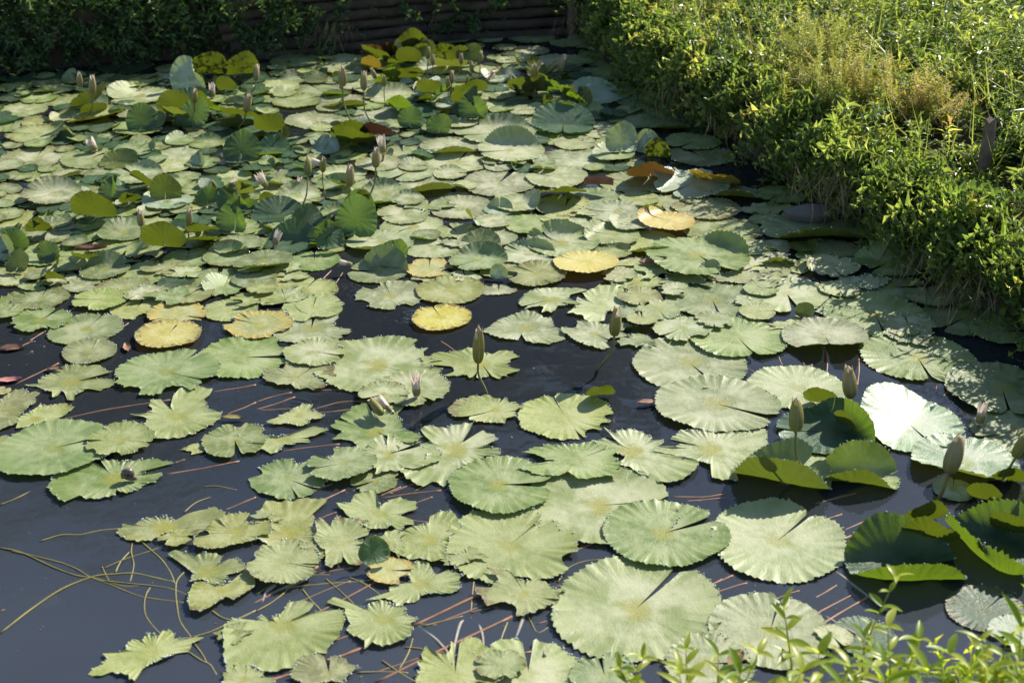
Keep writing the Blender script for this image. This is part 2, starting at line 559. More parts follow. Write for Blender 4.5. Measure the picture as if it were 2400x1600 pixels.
rng = np.random.default_rng(11)
n = len(LINE)
rel = LINE - PC
un = rel / np.hypot(rel[:, 0], rel[:, 1])[:, None]
rings = []
for off, zz in [(-0.03, -0.45), (0.0, -0.05), (0.03, None), (0.1, None), (0.3, None), (0.7, None), (1.4, None), (3.0, None), (8.0, None), (40, None), (400, None)]:
    p = LINE + un * off
    if zz is None:
        z = ground_z(p[:, 0], p[:, 1]) if off < 10 else np.full(n, 0.35)
        if off < 5:
            z = z + rng.uniform(-0.012, 0.012, n)
    else:
        z = np.full(n, zz)
    rings.append(np.column_stack([p, z]))
V = np.concatenate(rings)
F = []
for k in range(len(rings) - 1):
    i = np.arange(n)
    j = (i + 1) % n
    F.append(np.column_stack([k * n + i, k * n + j, (k + 1) * n + j, (k + 1) * n + i]))
ground = obj('ground', mesh_np('ground', V, np.concatenate(F)), None, M_SOIL)
tag(ground, kind='structure')

bottom = obj('pond_bed', mesh_np('pond_bed', [(-9, 0.5, -0.42), (3, 0.5, -0.42), (3, 8, -0.42), (-9, 8, -0.42)], np.array([[0, 1, 2, 3]])), None, M_MUD)
tag(bottom, kind='structure')
wl = [tuple(p) for p in (LINE + un * 0.02)]
nv = len(wl)
wf = [list(range(nv))[::-1], list(range(nv, 2 * nv))]
for i in range(nv):
    j = (i + 1) % nv
    wf.append([i, j, nv + j, nv + i])
wv = [(x, y, -0.40) for x, y in wl] + [(x, y, 0.0) for x, y in wl]
wme = bpy.data.meshes.new('water')
wme.from_pydata(wv, [], wf)
bmw = bmesh.new()
bmw.from_mesh(wme)
bmesh.ops.recalc_face_normals(bmw, faces=bmw.faces)
bmw.to_mesh(wme)
bmw.free()
water = obj('water', wme, None, water_material())
tag(water, kind='structure')

# ------------------------------------------------------------------ log revetments and posts
R1 = random.Random(5)


def log_mesh(p0, p1, r, rnd):
    p0, p1 = Vector(p0), Vector(p1)
    N = 9
    pts = [p0.lerp(p1, i / N) + Vector((0, 0, rnd.uniform(-0.004, 0.004))) for i in range(N + 1)]
    return tube_mesh('log', pts, [r * rnd.uniform(0.9, 1.08) for _ in pts], 9, 0.05, rnd)


def log_wall(pts, rows, r, label, z0=0.0):
    t = empty('log_wall', (pts[0][0], pts[0][1], 0))
    tag(t, label, 'log wall', 'log walls holding the banks')
    inv = t.location.copy()
    for a, b in zip(pts, pts[1:]):
        for k in range(rows):
            e = R1.uniform(-0.02, 0.05)
            A = Vector((a[0], a[1], z0 + r * (2 * k + 0.4)))
            B = Vector((b[0], b[1], z0 + r * (2 * k + 0.4)))
            d = (B - A).normalized()
            side = Vector((d.y, -d.x, 0)) * R1.uniform(-0.01, 0.01)
            obj('log', log_mesh(A - d * e - inv + side, B + d * e - inv + side, r * R1.uniform(0.92, 1.05), R1), t, M_LOG)
    return t


def post(name, base, top, r, label, parent=None):
    base, top = Vector(base), Vector(top)
    N = 8
    pts = [base.lerp(top, i / N) for i in range(N + 1)]
    me = tube_mesh(name, [p - base for p in pts], [r * (1 + 0.06 * math.sin(i * 1.3)) * (0.93 if i == N else 1) for i in range(N + 1)], 10, 0.07, R1)
    o = obj(name, me, None, M_POST)
    o.location = base
    # split, uneven head
    me2 = o.data
    for v in me2.vertices:
        if v.co.z > (top - base).z - 0.01:
            v.co.z += R1.uniform(-0.018, 0.012)
    me2.polygons.foreach_set('use_smooth', [False] * len(me2.polygons))
    return tag(o, label, 'post', 'wooden posts in the banks')


log_wall([(-1.35, 6.60), (-0.42, 6.98), (0.31, 7.14)], 6, 0.026, 'dark wall of stacked horizontal logs at the back of the pond')
log_wall([(0.37, 7.0), (0.63, 6.06), (0.92, 5.40)], 4, 0.035, 'half hidden log wall running from the back corner along the right bank')
log_wall([(0.935, 5.36), (1.14, 4.70), (1.29, 4.30)], 4, 0.032, 'shaded log edging under the overhanging plants of the right bank')
log_wall([(1.30, 4.26), (1.45, 3.89), (1.56, 3.6), (1.66, 3.2)], 4, 0.03, 'nearest stretch of log edging, dark below the right bank leaves')
pp, _ = on_plane(*D(2253, 425), 0.24)
topp = on_depth(*D(2278, 272), pp.y)
post('wooden_post', pp - Vector((0, 0, 0.1)), topp, 0.019, 'grey weathered wooden post standing among plants at the right edge')
pp, _ = on_plane(*D(1905, 300), 0.2)
post('wooden_post', pp - Vector((0, 0, 0.1)), on_depth(*D(1912, 222), pp.y), 0.028, 'short broad post stump below the golden shrub')
for (x, y), lab in [((0.31, 7.10), 'dark round corner post where the two log walls meet'), ((0.40, 6.92), 'thin dark post just right of the corner post')]:
    post('wooden_post', (x, y, -0.2), (x + R1.uniform(-.01, .01), y, 0.30), 0.022 if y > 7.05 or x < 0 else 0.018, lab)


def stone(px, py, r, label, sx=1.5):
    p, _ = on_plane(*D(px, py), 0.03)
    bm = bmesh.new()
    bmesh.ops.create_icosphere(bm, subdivisions=3, radius=1)
    rs = random.Random(int(px))
    ph = [rs.uniform(0, 6) for _ in range(6)]
    for v in bm.verts:
        c = v.co.copy()
        k = 1 + 0.12 * math.sin(3 * c.x + ph[0]) + 0.1 * math.sin(4 * c.y + ph[1]) + 0.06 * math.sin(7 * c.z + ph[2]) + 0.04 * math.sin(11 * c.x + 9 * c.y + ph[3])
        v.co = Vector((c.x * sx, c.y, c.z * 0.7)) * r * k
    me = bpy.data.meshes.new('stone')
    bm.to_mesh(me)
    bm.free()
    me.polygons.foreach_set('use_smooth', [True] * len(me.polygons))
    o = obj('stone', me, None, M_ROCK)
    o.location = p
    return tag(o, label, 'stone')


stone(1772, 350, 0.07, 'dark rounded stone at the foot of the right bank')
stone(1870, 492, 0.045, 'low brown stone at the waterline under the dry grass', 2.4)

# ------------------------------------------------------------------ foliage
LEAF_F = np.array([[0, 1, 3], [0, 3, 2], [1, 4, 3], [3, 4, 2]])


def norm(a):
    return a / np.maximum(np.linalg.norm(a, axis=-1, keepdims=True), 1e-9)


def leaves_mesh(pos, d, nrm, l, w, tint, fold=0.25, droop=0.25, name='foliage'):
    """pos,d,nrm (n,3); l,w,tint (n,)"""
    d = norm(d)
    side = norm(np.cross(d, nrm))
    up = np.cross(side, d)
    L, W = l[:, None], w[:, None]
    v0 = pos
    v3 = pos + d * L * 0.42 + up * L * 0.06
    v1 = v3 + side * W * 0.5 + up * W * fold
    v2 = v3 - side * W * 0.5 + up * W * fold
    v4 = pos + d * L - up * L * droop
    V = np.stack([v0, v1, v2, v3, v4], 1)
    n = len(pos)
    F = (LEAF_F[None] + 5 * np.arange(n)[:, None, None]).reshape(-1, 3)
    return V.reshape(-1, 3), F, np.repeat(tint, 5)


def sprigs(base, dirs, L, nodes, ll, lw, tint, rg, grav=0.25, spread=0.85, stem_r=0.0012, pairs=2):
    """leafy shoots: base, dirs (n,3), L,ll,lw,tint (n,)"""
    n = len(base)
    dirs = norm(dirs)
    rv = norm(rg.normal(size=(n, 3)))
    bend = norm(np.cross(dirs, rv)) * rg.uniform(0, 0.35, (n, 1))
    s = (np.arange(nodes) + 1.0) / nodes
    s = 0.15 + 0.85 * s

    def curve(t):
        t = np.asarray(t)
        tt = t[None, :, None]
        return base[:, None] + L[:, None, None] * (dirs[:, None] * tt + bend[:, None] * tt ** 2 + np.array([0, 0, -1.0]) * grav * tt ** 2)
    P = curve(s)
    T = norm(curve(s + 0.02) - curve(s - 0.02))
    ref = norm(np.cross(T, rv[:, None]))
    ref2 = np.cross(T, ref)
    allv, allf, allt = [], [], []
    off = 0
    for k in range(pairs):
        ph = np.arange(nodes) * math.pi / 2 + k * 2 * math.pi / pairs
        jit = rg.uniform(-0.5, 0.5, (n, nodes))
        a = ph[None] + jit
        out = ref * np.cos(a)[..., None] + ref2 * np.sin(a)[..., None]
        d = T * (1 - spread * (1 - 0.5 * s)[None, :, None]) + out * spread
        d = d + rg.normal(size=d.shape) * 0.12
        nr = norm(T + np.array([0, 0, 0.5]) + rg.normal(size=d.shape) * 0.25)
        sc = (1.0 - 0.45 * s)[None] * rg.uniform(0.7, 1.25, (n, nodes))
        lv, lf, lt = leaves_mesh(P.reshape(-1, 3), d.reshape(-1, 3), nr.reshape(-1, 3), (ll[:, None] * sc).ravel(), (lw[:, None] * sc).ravel(),
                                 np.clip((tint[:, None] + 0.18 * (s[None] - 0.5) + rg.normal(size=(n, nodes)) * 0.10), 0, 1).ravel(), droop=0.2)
        allv.append(lv)
        allf.append(lf + off)
        allt.append(lt)
        off += len(lv)
    if stem_r:
        ts = np.linspace(0, 1, 5)
        C = curve(ts)
        for ax in range(2):
            sd = (ref[:, :1] if ax == 0 else ref2[:, :1]) * stem_r
            A = C + sd
            B = C - sd
            Vs = np.stack([A, B], 2).reshape(-1, 3)
            q = []
            for k in range(4):
                i0 = 2 * k
                q += [[i0, i0 + 1, i0 + 3], [i0, i0 + 3, i0 + 2]]
            Fs = (np.array(q)[None] + 10 * np.arange(n)[:, None, None]).reshape(-1, 3)
            allv.append(Vs)
            allf.append(Fs + off)
            allt.append(np.repeat(np.clip(tint - 0.1, 0, 1), 10))
            off += len(Vs)
    return np.concatenate(allv), np.concatenate(allf), np.concatenate(allt)


def build_foliage(name, parts, mat, parent=None):
    V, F, T, off = [], [], [], 0
    for v, f, t in parts:
        V.append(v)
        F.append(f + off)
        T.append(t)
        off += len(v)
    return obj(name, mesh_np(name, np.concatenate(V), np.concatenate(F), smooth=False, tint=np.concatenate(T)), parent, mat)


def in_view(x, y, z, m=0.35):
    dx = x
    dep = y * math.cos(PITCH) - (z - CAM_H) * math.sin(PITCH)
    vy = y * math.sin(PITCH) + (z - CAM_H) * math.cos(PITCH)
    return (np.abs(dx) < dep * 0.364 + m) & (vy < dep * 0.243 + m) & (dep > 0.3)


def scatter(nr, x0, x1, y0, y1, dmin, dmax, rg):
    x = rg.uniform(x0, x1, nr)
    y = rg.uniform(y0, y1, nr)
    d = bank_dist(x, y)
    z = ground_z(x, y)
    k = (d > dmin) & (d < dmax) & in_view(x, y, z)
    return x[k], y[k], z[k], d[k]


def patch(x, y, s, ph=0.0):
    return 0.5 + 0.25 * np.sin(x * s + ph) * np.cos(y * s * 1.3 + ph * 2) + 0.25 * np.sin(x * s * 2.3 - y * s * 1.9 + ph * 3)


rg = np.random.default_rng(3)
# right bank: dense low cover, in drifts of different height, leaf and tone
x, y, z, d = scatter(7600, 0.3, 4.2, 2.3, 9.0, 0.0, 6, rg)
k = (x > 0.45) & (y > 2.75)
# hollow in the planting
hol = np.exp(-(((x - 2.1) / 0.34) ** 2 + ((y - 5.75) / 0.28) ** 2))
k &= rg.uniform(size=len(x)) > hol * 0.93
x, y, z, d = x[k], y[k], z[k], d[k]
n = len(x)
pt = patch(x, y, 3.0)
pt2 = patch(x, y, 5.0, 1.7)
dirs = np.column_stack([rg.normal(size=n) * 0.35 - 0.1, rg.normal(size=n) * 0.35 - 0.05, np.full(n, 1.0)])
L = (0.11 + 0.16 * pt) * rg.uniform(0.6, 1.35, n)
L *= 0.55 + 0.95 * patch(x, y, 4.2, 2.2)
PXY = on_plane(*D(2253, 425), 0.24)[0]
L *= np.where((np.abs(x - PXY.x) < 0.13) & (y > PXY.y - 0.75) & (y < PXY.y + 0.04), 0.38, 1.0)
for gx, gy in [(1965, 262), (1880, 190), (2120, 300), (1840, 235)]:
    gp = on_plane(*D(gx, gy), 0.24)[0]
    L *= np.where((np.abs(x - gp.x) < 0.16) & (y > gp.y - 0.45) & (y < gp.y + 0.12), 0.5, 1.0)
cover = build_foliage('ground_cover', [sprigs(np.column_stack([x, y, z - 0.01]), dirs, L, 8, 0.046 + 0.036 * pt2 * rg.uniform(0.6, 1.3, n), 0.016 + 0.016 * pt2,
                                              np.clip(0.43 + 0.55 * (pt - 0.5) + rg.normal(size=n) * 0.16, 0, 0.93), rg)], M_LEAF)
tag(cover, 'dense sunlit green cover of small leaved plants on the right bank', 'ground cover', kind='stuff')
# larger lance leaved weeds towards the right
x, y, z, d = scatter(5200, 1.2, 4.2, 3.6, 9.0, 0.25, 6, rg)
k = (x > 1.55 + 0.15 * np.sin(y * 3)) & (rg.uniform(size=len(x)) > np.exp(-(((x - 2.1) / 0.3) ** 2 + ((y - 5.75) / 0.25) ** 2)) * 0.97)
k &= ~((np.abs(x - PXY.x) < 0.13) & (y > PXY.y - 0.7) & (y < PXY.y + 0.05))
x, y, z, d = x[k], y[k], z[k], d[k]
n = len(x)
dirs = np.column_stack([rg.normal(size=n) * 0.3, rg.normal(size=n) * 0.3, np.full(n, 1.0)])
weeds = build_foliage('tall_weeds', [sprigs(np.column_stack([x, y, z]), dirs, rg.uniform(0.15, 0.30, n), 8, rg.uniform(0.05, 0.10, n), rg.uniform(0.014, 0.026, n),
                                            np.clip(0.34 + rg.normal(size=n) * 0.18, 0, 0.9), rg, grav=0.15)], M_LEAF)
tag(weeds, 'taller dark green lance leaved weeds behind the wooden post', 'weeds', kind='stuff')
# overhang: shoots spilling over the right bank's edge, leaf tint lowered to paint its shade
idx = np.where((LINE[:, 0] > 0.4) & (LINE[:, 1] > 2.9) & (LINE[:, 1] < 6.95))[0]
m = 2700
ii = rg.choice(idx, m)
p = LINE[ii] + rg.uniform(-0.07, 0.07, (m, 2)) + un[ii] * rg.uniform(0.02, 0.16, (m, 1))
zz = lip_height(p[:, 0], p[:, 1]) * rg.uniform(0.35, 1.15, m) + 0.02
inw = -un[ii]
dirs = np.column_stack([inw * rg.uniform(0.2, 1.0, (m, 1)) + rg.normal(size=(m, 2)) * 0.35, rg.uniform(-0.5, 0.6, m)])
fl = patch(p[:, 0] * 2, p[:, 1] * 2, 2.2, 0.6)
keep = rg.uniform(size=m) < 0.35 + 0.8 * fl
p, zz, dirs = p[keep], zz[keep], dirs[keep]
m = len(p)
ts = rg.choice(idx, 110)
tp_ = LINE[ts] + un[ts] * rg.uniform(0.05, 0.25, (110, 1)) + rg.normal(size=(110, 2)) * 0.05
tall = sprigs(np.column_stack([tp_, lip_height(tp_[:, 0], tp_[:, 1])]), np.column_stack([-un[ts] * rg.uniform(0.1, 0.9, (110, 1)) + rg.normal(size=(110, 2)) * 0.3, np.full(110, 1.0)]), rg.uniform(0.18, 0.36, 110), 8,
              rg.uniform(0.04, 0.075, 110), rg.uniform(0.015, 0.03, 110), np.clip(0.45 + rg.normal(size=110) * 0.2, 0, 0.9), rg, grav=0.4)
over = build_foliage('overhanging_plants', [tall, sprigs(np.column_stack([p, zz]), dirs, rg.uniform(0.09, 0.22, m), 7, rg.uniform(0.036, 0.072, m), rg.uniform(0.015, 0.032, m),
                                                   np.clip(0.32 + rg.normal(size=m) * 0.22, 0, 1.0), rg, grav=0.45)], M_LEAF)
tag(over, 'tangled leafy shoots spilling over the shaded edge of the right bank', 'overhanging plants', kind='stuff')
# fine grass through the cover
x, y, z, d = scatter(3800, 0.45, 3.8, 4.2, 9.0, 0.1, 6, rg)
n = len(x)
gd = norm(np.column_stack([rg.normal(size=n) * 0.6, rg.normal(size=n) * 0.6, np.full(n, 1.0)]))
gv, gf, gt = leaves_mesh(np.column_stack([x, y, z + 0.02]), gd, norm(rg.normal(size=(n, 3)) + np.array([0, -1, 0.3])), rg.uniform(0.14, 0.30, n), rg.uniform(0.003, 0.006, n),
                         np.clip(0.62 + rg.normal(size=n) * 0.15, 0, 1), droop=0.35)
grass = build_foliage('grass', [(gv, gf, gt)], M_LEAF)
tag(grass, 'thin pale grass blades among the right bank plants', 'grass', kind='stuff')

# far bank: shaded creepers hanging to the water
idx = np.where((LINE[:, 1] > 5.5) & (LINE[:, 0] > -4.0) & (LINE[:, 0] < 0.36))[0]
m = 7000
ii = rg.choice(idx, m)
offs = rg.uniform(-0.05, 0.55, m)
p = LINE[ii] + rg.uniform(-0.07, 0.07, (m, 2)) + un[ii] * offs[:, None]
hgt = rg.uniform(0, 1, m)
zz = 0.04 + hgt * 0.42 + np.clip(offs, 0, 1) * 0.25
left = p[:, 0] < -0.74 + 0.10 * np.sin(9 * p[:, 1])
keepm = np.where(left, True, (hgt > 0.14 + 0.3 * np.sin(6 * p[:, 0])) & (rg.uniform(size=m) < 0.8))
p, zz, ii2 = p[keepm], zz[keepm], ii[keepm]
m = len(p)
dirs = np.column_stack([-un[ii2] * rg.uniform(0.1, 0.9, (m, 1)) + rg.normal(size=(m, 2)) * 0.4, rg.uniform(-0.4, 0.8, m)])
big = patch(p[:, 0] * 2.0, zz * 9.0, 2.0, 0.4)
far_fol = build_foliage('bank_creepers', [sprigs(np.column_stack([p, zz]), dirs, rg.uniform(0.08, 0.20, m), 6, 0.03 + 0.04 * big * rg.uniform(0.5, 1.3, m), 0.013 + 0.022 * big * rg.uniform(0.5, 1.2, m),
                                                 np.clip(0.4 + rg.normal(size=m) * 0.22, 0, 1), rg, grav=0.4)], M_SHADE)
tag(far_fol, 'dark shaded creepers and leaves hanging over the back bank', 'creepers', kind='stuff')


def strand_tuft(px, py, z, n, L, label, name='dry_grass_tuft', spread=0.16, hang=True):
    p, _ = on_plane(*D(px, py), z)
    r = np.random.default_rng(int(px * 3 + py))
    base = np.array(p)[None] + np.column_stack([r.normal(size=n) * spread * 0.5, r.normal(size=n) * spread * 0.35, r.uniform(-0.03, 0.05, n)])
    d = np.column_stack([r.normal(size=n) * 0.35 - 0.25, r.normal(size=n) * 0.35 - 0.15, np.full(n, -1.0 if hang else 1.0)])
    nrm_ = norm(r.normal(size=(n, 3)) + np.array([0, -1, 0]))
    v, f, t = leaves_mesh(base, d, nrm_, r.uniform(0.5, 1.1, n) * L, np.full(n, 0.0035), r.uniform(0, 1, n), droop=r.uniform(-0.15, 0.15))
    o = build_foliage(name, [(v, f, t)], M_DRY)
    return tag(o, label, 'dry grass', 'tufts of dry hanging grass')


strand_tuft(1958, 400, 0.20, 110, 0.21, 'thick tuft of dry grass hanging over the right bank below the golden shrub')
strand_tuft(2150, 580, 0.12, 60, 0.12, 'tangle of dry roots hanging above the water at the right bank')
strand_tuft(1720, 290, 0.16, 50, 0.13, 'thin dry stalks hanging behind the dark stone on the right bank')
strand_tuft(740, 60, 0.14, 90, 0.15, 'dry grass hanging off the back bank left of the log wall')
strand_tuft(2240, 640, 0.14, 70, 0.15, 'dry roots and stalks hanging at the near end of the right bank')
strand_tuft(1560, 200, 0.17, 45, 0.12, 'dry stalks hanging at the right bank near the back')
strand_tuft(960, 20, 0.15, 40, 0.13, 'dry threads hanging over the middle of the log wall')
strand_tuft(1360, 40, 0.16, 60, 0.15, 'dry stalks hanging at the back corner by the corner post')


def golden_shrub(px, py, h, w, n, label, tb):
    p, _ = on_plane(*D(px, py), 0.24)
    t = empty('golden_shrub', p)
    tag(t, label, 'shrub', 'golden shrubs on the right bank')
    r = np.random.default_rng(int(px))
    base = np.column_stack([r.normal(size=n) * w * 0.25, r.normal(size=n) * w * 0.25, np.zeros(n)])
    d = np.column_stack([r.normal(size=n) * 0.32, r.normal(size=n) * 0.32, np.full(n, 1.0)])
    # feathery plumes on upright stems
    parts = []
    L = h * r.uniform(0.6, 1.1, n)
    parts.append(sprigs(base, d, L, 22, np.full(n, 0.038), np.full(n, 0.0085), np.clip(tb + r.normal(size=n) * 0.2, 0, 1), r, grav=0.12, spread=0.7, pairs=3, stem_r=0))
    build_foliage('foliage', parts, M_GOLD, t)
    dd = norm(d)
    for i in range(min(n, 7)):
        b = Vector(base[i])
        tip = b + Vector(dd[i]) * float(L[i]) * 0.9 - Vector((0, 0, 0.1 * float(L[i])))
        obj('stem', tube_mesh('stem', [b - Vector((0, 0, 0.05)), b.lerp(tip, 0.5) + Vector((0, 0, 0.02 * h)), tip], [0.003, 0.0025, 0.001], 5), t, M_STEM_G)
    return t


golden_shrub(1965, 262, 0.28, 0.28, 55, 'golden yellow feathery shrub at the top of the right bank', 0.5)
golden_shrub(1880, 190, 0.32, 0.22, 50, 'tall yellow green plume shrub behind the golden one', 0.2)
golden_shrub(2120, 300, 0.24, 0.16, 26, 'small rusty yellow shrub just right of the golden one', 0.75)
golden_shrub(1840, 235, 0.18, 0.16, 22, 'low yellowing shrub left of the post stump', 0.5)


# added shoots on the back bank, brighter leaf colour standing in for sunlight
def sun_patch_shrub(px, py, z, n, h, label):
    p, _ = on_plane(*D(px, py), z)
    r = np.random.default_rng(int(px))
    t = empty('sun_patch_shrub', p)
    tag(t, label, 'shrub')
    base = np.column_stack([r.normal(size=n) * 0.09, r.normal(size=n) * 0.08, np.zeros(n)])
    d = np.column_stack([r.normal(size=n) * 0.5 + 0.1, r.normal(size=n) * 0.5 - 0.3, np.full(n, 1.0)])
    build_foliage('foliage', [sprigs(base, d, h * r.uniform(0.5, 1.1, n), 8, r.uniform(0.03, 0.05, n), r.uniform(0.012, 0.022, n), np.clip(0.6 + r.normal(size=n) * 0.2, 0, 1), r)], M_LEAF, t)


sun_patch_shrub(575, 60, 0.10, 90, 0.36, 'added bright leafy shrub standing in for a sun patch on the back bank')
sun_patch_shrub(770, 20, 0.16, 30, 0.22, 'sparse creeper in brighter leaf colour at the left end of the log wall')


# trees standing behind the far bank (above the frame; they show in the water)
def tree(x, y, h, cr, label, seed, n=9000, crown_from=0.55):
    r = np.random.default_rng(seed)
    t = empty('tree', (x, y, 0.3))
    tag(t, label, 'tree', 'trees beyond the back bank')
    N = 9
    pts = [Vector((0.12 * math.sin(i * 0.7 + seed), 0.1 * math.cos(i * 0.9), h * 0.93 * i / N)) for i in range(N + 1)]
    trunk = obj('trunk', tube_mesh('trunk', pts, [0.16 * (1 - 0.85 * i / N) for i in range(N + 1)], 8), t, M_BARK)
    cl = []
    for i in range(13):
        f = crown_from - 0.05 + (0.95 - crown_from) * i / 13
        a = i * 2.4 + seed
        p0 = pts[int(f * N)]
        ln = cr * r.uniform(0.5, 1.05)
        p1 = p0 + Vector((math.cos(a) * ln, math.sin(a) * ln, ln * r.uniform(0.15, 0.6)))
        obj('limb', tube_mesh('limb', [p0, p0.lerp(p1, 0.5) + Vector((0, 0, 0.1)), p1], [0.045, 0.03, 0.01], 5), t, M_BARK)
        cl.append((p1, ln))
        cl.append((p0.lerp(p1, 0.6), ln * 0.7))
    c = np.array([q[0] for q in cl])
    s = np.array([q[1] for q in cl])
    k = r.integers(0, len(c), n)
    pos = c[k] + r.normal(size=(n, 3)) * (s[k] * 0.27)[:, None]
    v, f, tt = leaves_mesh(pos, norm(r.normal(size=(n, 3)) + np.array([0, 0, -0.4])), norm(r.normal(size=(n, 3))), r.uniform(0.10, 0.2, n), r.uniform(0.05, 0.1, n), r.uniform(0, 0.9, n))
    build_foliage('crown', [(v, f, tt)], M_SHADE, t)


tree(-1.5, 16.0, 9.0, 1.7, 'slender leafy tree beyond the back bank, mirrored in the open water', 1)
tree(0.75, 17.5, 9.5, 1.5, 'second slender tree mirrored right of the first', 2)
tree(-4.5, 12.0, 6.0, 1.8, 'low spreading tree beyond the left end of the back bank', 4)

# ------------------------------------------------------------------ lily pads
A, B, C_, D_ = (0, 0), (600, 0), (1200, 0), (1800, 0)
E_, F_, G_, H_ = (0, 400), (600, 400), (1200, 400), (1800, 400)
I_, J_, K_, L_ = (0, 800), (600, 800), (1200, 800), (1800, 800)
M_, N_, O_, P_ = (0, 1200), (600, 1200), (1200, 1200), (1800, 1200)
